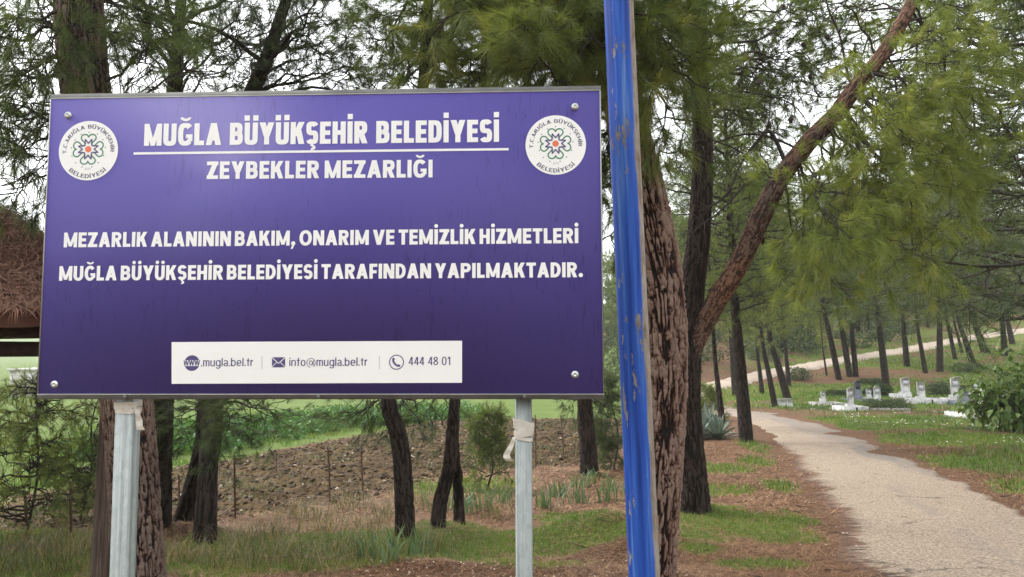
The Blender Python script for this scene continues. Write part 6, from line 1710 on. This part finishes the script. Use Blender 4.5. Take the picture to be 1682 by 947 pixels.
for (b_, lb) in IR:
    clump('iris_clump', lb, 'iris', b_, 26, .34, .022, .55, 'iris', .09, (.0, 1), 'iris clumps under the pines')
DG = [((430, 935), 'tuft of tall dry grass at the front below the sign, left of the straw stalks'), ((470, 915), 'green and straw tuft behind the front edge, right of the split pine'), ((560, 905), 'straw grass tuft left of the bent pine'), ((585, 930), 'leaning dry stalks in front of the bent pine'), ((60, 925), 'thick tuft of long dry grass at the left corner'), ((120, 940), 'long green-yellow grass tuft beside the wooden post'), ((20, 940), 'dry grass tuft in the bottom left corner'), ((350, 935), 'yellowish tuft in front of the split pine'), ((300, 925), 'green tuft right of the thick trunk'), ((700, 905), 'dry tuft right of the bent pine'), ((505, 940), 'low straw tuft near the bark chips')]
DG += [((395, 905), 'rust-brown tuft right of the split pine base'), ((450, 880), 'thin straw tuft below the nearest stake'), ((530, 870), 'green-grey tuft in the gap between stakes and bent pine'), ((610, 880), 'olive tuft at the left of the bent pine'), ((640, 850), 'grey-green tuft behind the bent pine'), ((500, 850), 'low olive tuft at the field edge below the middle stake'), ((580, 835), 'soft green tuft below the stake next to the bent pine'), ((90, 905), 'dark green tuft between the two left stakes'), ((30, 905), 'grey tuft beside the leftmost stake'), ((140, 915), 'pale stalky tuft left of the wooden post'), ((700, 830), 'tuft of olive grass between bent and crooked pines'), ((810, 850), 'green tuft left of the taped post foot')]
for (b_, lb) in DG:
    clump('grass_tuft', lb, 'grass tuft', b_, 110, .34, .005, .95, 'dry_grass', .13, (.0, 1), 'grass tufts in front of the field')
# agave by the roadside
def agave(label, base, sz):
    g = grounded(*base); mb = MB()
    for k in range(34):
        a_ = k * 2.4; el = .25 + 1.15 * (k / 34); d = np.array([math.cos(a_) * math.cos(el), math.sin(a_) * math.cos(el), math.sin(el)])
        L_ = sz * RNG.uniform(.75, 1.1); s = np.array([-math.sin(a_), math.cos(a_), 0]); up_ = np.cross(s, d) * -1
        pts = []
        for f, w_ in ((0, .08), (.3, .11), (.65, .075), (1, .004)):
            c = g + d * L_ * f + np.array([0, 0, -.12 * L_ * f * f * (1.4 - el)]); 
            for m_ in (-1, 0, 1): pts.append(c + s * w_ * sz * m_ + up_ * (-.03 * sz if m_ == 0 else 0))
        q = [[r_ * 3 + c_, r_ * 3 + c_ + 1, r_ * 3 + c_ + 4, r_ * 3 + c_ + 3] for r_ in range(3) for c_ in range(2)]
        mb.add(np.array(pts), quads=q, var=RNG.uniform(0, 1))
    tag(mb.build('agave_plant', M['agave'], None, True), label, 'agave', 'agaves by the roadside')
agave('large grey agave left of the stout roadside pine', (1160, 716), .95)
agave('grey agave nearer the road beside the first, at the foot of the thin grey pine', (1178, 722), .75)
agave('smaller agave peeping out right of the furrowed trunk', (1146, 722), .8)

# ------------------------------------------------------------------ grass, weeds, litter: what nobody could count
def scatter(n, x0, x1, y0, y1, dens, seed=1):
    x = RNG.uniform(x0, x1, n); y = RNG.uniform(y0, y1, n)
    keep = RNG.uniform(0, 1, n) < dens(x, y)
    x, y = x[keep], y[keep]
    return np.column_stack([x, y, height(x, y)])
inview = lambda x, y: (np.abs(x) < y * .70 + .6)
def gdens(x, y):
    g_, p_, f_ = masks(x, y)
    return np.where(inview(x, y), np.clip(g_ * 1.2 - .15 + .35 * (vnoise(x * 3, y * 3, 5) - .5), 0, 1) * (1 - p_), 0)
mb = MB()
P = scatter(260000, -6, 9, 5.2, 12, gdens)
blades(P, RNG.uniform(.02, .065, len(P)) * (.6 + .8 * vnoise(P[:, 0] * 1.5, P[:, 1] * 1.5, 8)), .006, RNG.uniform(.2, .9, len(P)), np.clip(.25 + .6 * vnoise(P[:, 0] * 2, P[:, 1] * 2, 12) + RNG.normal(0, .12, len(P)), 0, 1), mb)
P = scatter(240000, -14, 22, 12, 34, gdens)
blades(P, RNG.uniform(.05, .13, len(P)) * (.5 + vnoise(P[:, 0] * 1.2, P[:, 1] * 1.2, 8)), .016, RNG.uniform(.2, .9, len(P)), np.clip(.15 + .6 * vnoise(P[:, 0] * .9, P[:, 1] * .9, 12) + RNG.normal(0, .15, len(P)), 0, 1), mb)
P = scatter(110000, -2, 50, 34, 80, gdens)
blades(P, RNG.uniform(.08, .22, len(P)), .05, RNG.uniform(.2, .9, len(P)), np.clip(.15 + .6 * vnoise(P[:, 0] * .6, P[:, 1] * .6, 12) + RNG.normal(0, .15, len(P)), 0, 1), mb)
tag(mb.build('grass', M['grass']), kind='stuff')
# rough grass between the chips and the field, left
mb = MB()
PLF = [tuple(G2(*p)) for p in [(-200, 1000), (700, 935), (780, 880), (800, 800), (640, 810), (400, 850), (0, 885), (-300, 895)]]
def rough(x, y): return poly_mask(x, y, PLF, .3) * smooth(.46, .66, fbm(x * 1.6, y * 1.6, 51, 3)) * .8
P = scatter(24000, -8, 1, 5.6, 13, rough)
blades(P, RNG.uniform(.04, .15, len(P)) * (.5 + .8 * vnoise(P[:, 0], P[:, 1], 8)), .005, RNG.uniform(.3, 1.1, len(P)), np.clip(.34 + .66 * vnoise(P[:, 0] * 1.3, P[:, 1] * 1.3, 19) + RNG.normal(0, .2, len(P)), 0, 1), mb)
tag(mb.build('rough_grass', M['dry_grass']), kind='stuff')
# straw and tufts on the cemetery bank
mb = MB()
P = scatter(90000, 2.5, 24, 11, 36, lambda x, y: inview(x, y) * smooth(1.5, 2.4, dist_line(x, y, RC[::6])) * (x > np.interp(y, RC[:, 1], RC[:, 0])) * smooth(.46, .62, fbm(x * 1.1, y * 1.1, 57, 4)) * .8)
blades(P, RNG.uniform(.06, .20, len(P)), .013, RNG.uniform(.4, 1.1, len(P)), np.clip(.2 + .75 * vnoise(P[:, 0] * .8, P[:, 1] * .8, 19) + RNG.normal(0, .2, len(P)), 0, 1), mb)
tag(mb.build('straw_grass', M['dry_grass']), kind='stuff')
mb = MB()
P = scatter(5000, 6, 22, 18, 32, lambda x, y: inview(x, y) * smooth(.5, .7, fbm(x * .7, y * .7, 58, 3)) * .5 * smooth(2, 3, dist_line(x, y, RC[::6])))
P[:, 2] += RNG.uniform(.08, .16, len(P)); a_ = np.arange(6) * math.pi / 3; hex_ = np.stack([np.cos(a_), np.sin(a_), 0.25 * np.cos(a_ * 2)], 1) * .024
v = P[:, None, :] + hex_[None] * RNG.uniform(.6, 1.2, (len(P), 1, 1)) + np.array([0, 0, 0])
i0 = np.arange(len(P))[:, None] * 6
mb.add(v.reshape(-1, 3), quads=np.concatenate([i0 + np.array([[0, 1, 2, 3]]), i0 + np.array([[0, 3, 4, 5]])]))
tag(mb.build('white_flowers', M['white_print']), kind='stuff')
# green weeds along the far side of the ploughed strip
mb = MB()
W1 = np.array([G2(200, 748), G2(380, 722), G2(520, 700), G2(640, 690), G2(760, 684)])
for k in range(230):
    f = RNG.uniform(0, 3.99); i = int(f); c = W1[i] * (1 - f + i) + W1[i + 1] * (f - i) + RNG.normal(0, .8, 2) * np.array([1, 1.6])
    r_ = RNG.uniform(.25, .55); z = float(h0(*c))
    leaf_cloud(mb, (c[0], c[1], z + r_ * .5), (r_ * 1.3, r_, r_ * .8), 170, .12, var=RNG.uniform(.25, .8))
tag(mb.build('weeds', M['weed']), kind='stuff')
# field grass sprouts in the ploughed strip
mb = MB()
P = scatter(80000, -16, 6, 9, 34, lambda x, y: poly_mask(x, y, PLOUGH, .5) * smooth(.44, .64, fbm(x * .8, y * .8, 71, 3)))
blades(P, RNG.uniform(.04, .13, len(P)), .014, RNG.uniform(.3, 1, len(P)), RNG.uniform(0, .8, len(P)), mb)
tag(mb.build('field_sprouts', M['dry_grass']), kind='stuff')

# pine needle litter
def litter(n, x0, x1, y0, y1, dens, L0, w0, mb, lift=.004, var=(0, 1)):
    P = scatter(n, x0, x1, y0, y1, dens); n = len(P); a_ = RNG.uniform(0, 6.28, n)
    d = np.stack([np.cos(a_), np.sin(a_), RNG.normal(0, .18, n)], 1); s = np.stack([-np.sin(a_), np.cos(a_), np.zeros(n)], 1); L_ = (L0 * RNG.uniform(.5, 1.2, n))[:, None]
    P[:, 2] += lift + RNG.uniform(0, .012, n)
    mid_ = P + d * L_ * .5 + s * (L_ * RNG.normal(0, .10, n)[:, None]) + np.array([[0, 0, .004]])
    w_ = w0 / 2
    v = np.stack([P - s * w_, P + s * w_, mid_ + s * w_, mid_ - s * w_, P + d * L_], 1); i0 = np.arange(n)[:, None] * 5
    mb.add(v.reshape(-1, 3), quads=i0 + np.array([[0, 1, 2, 3]]), tris=i0 + np.array([[3, 2, 4]]), var=np.repeat(RNG.uniform(*var, n), 5))
def ldens(x, y):
    g_, p_, f_ = masks(x, y); rd = dist_line(x, y, RC[::6])
    return np.where(inview(x, y), (1 - p_) * (1 - f_) * (1 - .75 * g_) * np.maximum(smooth(1.2, 1.9, rd), .14 * smooth(.1, 1.2, rd)), 0)
mb = MB()
litter(170000, -5, 8, 5.0, 10, ldens, .13, .004, mb)
litter(110000, -4, 10, 10, 20, ldens, .17, .010, mb)
tag(mb.build('pine_needle_litter', M['litter']), kind='stuff')
# fallen sticks and grit
mb = MB()
P = scatter(900, -4, 9, 5.2, 18, ldens)
for p_ in P:
    a_ = RNG.uniform(0, 6.28); l = RNG.uniform(.06, .30); d = np.array([math.cos(a_), math.sin(a_), RNG.uniform(-.02, .1)]); q_ = p_ + d * l * .5 + np.array([RNG.normal(0, .02), RNG.normal(0, .02), .012])
    mb.tube([p_ + np.array([0, 0, .008]), q_, p_ + d * l + np.array([0, 0, .01])], [.005, .004, .002], 4, var=.3)
tag(mb.build('fallen_sticks', M['twig']), kind='stuff')
mb = MB()
P = scatter(9000, 1.5, 9, 6, 20, lambda x, y: inview(x, y) * (.12 + .8 * smooth(.9, 1.5, dist_line(x, y, RC[::6]))) * (dist_line(x, y, RC[::6]) < 2.0) * .5)
n = len(P); P[:, 2] += .02 * (dist_line(P[:, 0], P[:, 1], RC[::6]) < 1.3) + .008
o8 = np.array([[1, 0, 0], [-1, 0, 0], [0, 1, 0], [0, -1, 0], [0, 0, 1], [0, 0, -.6]], float); f8 = np.array([[0, 2, 4], [2, 1, 4], [1, 3, 4], [3, 0, 4], [2, 0, 5], [1, 2, 5], [3, 1, 5], [0, 3, 5]])
v = P[:, None, :] + o8[None] * RNG.uniform(.5, 1.3, (n, 6, 1)) * RNG.uniform(.004, .018, (n, 1, 1)) * np.array([1.2, 1, .7])
mb.add(v.reshape(-1, 3), tris=(np.arange(n)[:, None, None] * 6 + f8[None]).reshape(-1, 3), var=np.repeat(RNG.uniform(0, 1, n), 6))
tag(mb.build('grit', M['chips']), kind='stuff')
# pale bark chips along the near bank
CH = [tuple(G2(*p)) for p in [(440, 990), (440, 938), (700, 930), (1000, 925), (1090, 915), (1180, 955), (1300, 990)]]
mb = MB()
P = scatter(26000, -3, 4, 5.3, 8, lambda x, y: poly_mask(x, y, CH, .12) * .8)
n = len(P); a_ = RNG.uniform(0, 6.28, n); s0 = RNG.uniform(.004, .014, n)[:, None]
d = np.stack([np.cos(a_), np.sin(a_), RNG.normal(0, .3, n)], 1); s = np.stack([-np.sin(a_), np.cos(a_), RNG.normal(0, .3, n)], 1); P[:, 2] += .012
v = np.stack([P - d * s0 - s * s0 * .5, P + d * s0 - s * s0 * .4, P + d * s0 * .9 + s * s0 * .6, P - d * s0 * .8 + s * s0 * .5], 1)
mb.add(v.reshape(-1, 3), quads=np.arange(n * 4).reshape(-1, 4), var=np.repeat(np.clip(RNG.uniform(0, 1, n) ** 1.6, 0, 1), 4))
tag(mb.build('bark_chips', M['chips']), kind='stuff')
# clods in the ploughed strip, a few coloured pale as painted wet glints
mb = MB()
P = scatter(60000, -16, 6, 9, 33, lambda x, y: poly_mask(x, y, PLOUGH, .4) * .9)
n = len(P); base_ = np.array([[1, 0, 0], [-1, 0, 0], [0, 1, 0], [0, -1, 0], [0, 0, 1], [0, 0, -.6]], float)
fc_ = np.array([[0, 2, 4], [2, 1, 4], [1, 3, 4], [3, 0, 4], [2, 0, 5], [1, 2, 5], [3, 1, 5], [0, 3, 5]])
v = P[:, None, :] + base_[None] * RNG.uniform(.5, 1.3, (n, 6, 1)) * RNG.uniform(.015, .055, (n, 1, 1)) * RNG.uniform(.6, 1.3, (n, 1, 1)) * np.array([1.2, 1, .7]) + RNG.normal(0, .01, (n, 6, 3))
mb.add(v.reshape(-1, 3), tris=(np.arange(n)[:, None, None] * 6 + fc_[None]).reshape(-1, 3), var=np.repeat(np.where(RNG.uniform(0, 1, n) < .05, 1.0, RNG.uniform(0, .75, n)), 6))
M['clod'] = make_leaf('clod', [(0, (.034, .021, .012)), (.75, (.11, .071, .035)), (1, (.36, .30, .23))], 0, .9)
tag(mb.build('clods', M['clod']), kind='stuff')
# the moist air between the trees
hz = MB().box((0, 700, 85), (2700, 2700, 150)).build('haze', bpy.data.materials.new('moist_air'))
hm = hz.data.materials[0]; hm.use_nodes = True; hm.node_tree.nodes.clear()
pv = hm.node_tree.nodes.new('ShaderNodeVolumePrincipled'); ho = hm.node_tree.nodes.new('ShaderNodeOutputMaterial')
pv.inputs['Color'].default_value = (.93, .95, .96, 1); pv.inputs['Density'].default_value = HAZE; pv.inputs['Anisotropy'].default_value = .3
hm.node_tree.links.new(pv.outputs[0], ho.inputs['Volume'])
tag(hz, kind='stuff')
print('objects', len(bpy.data.objects), 'verts', sum(len(m.vertices) for m in bpy.data.meshes))
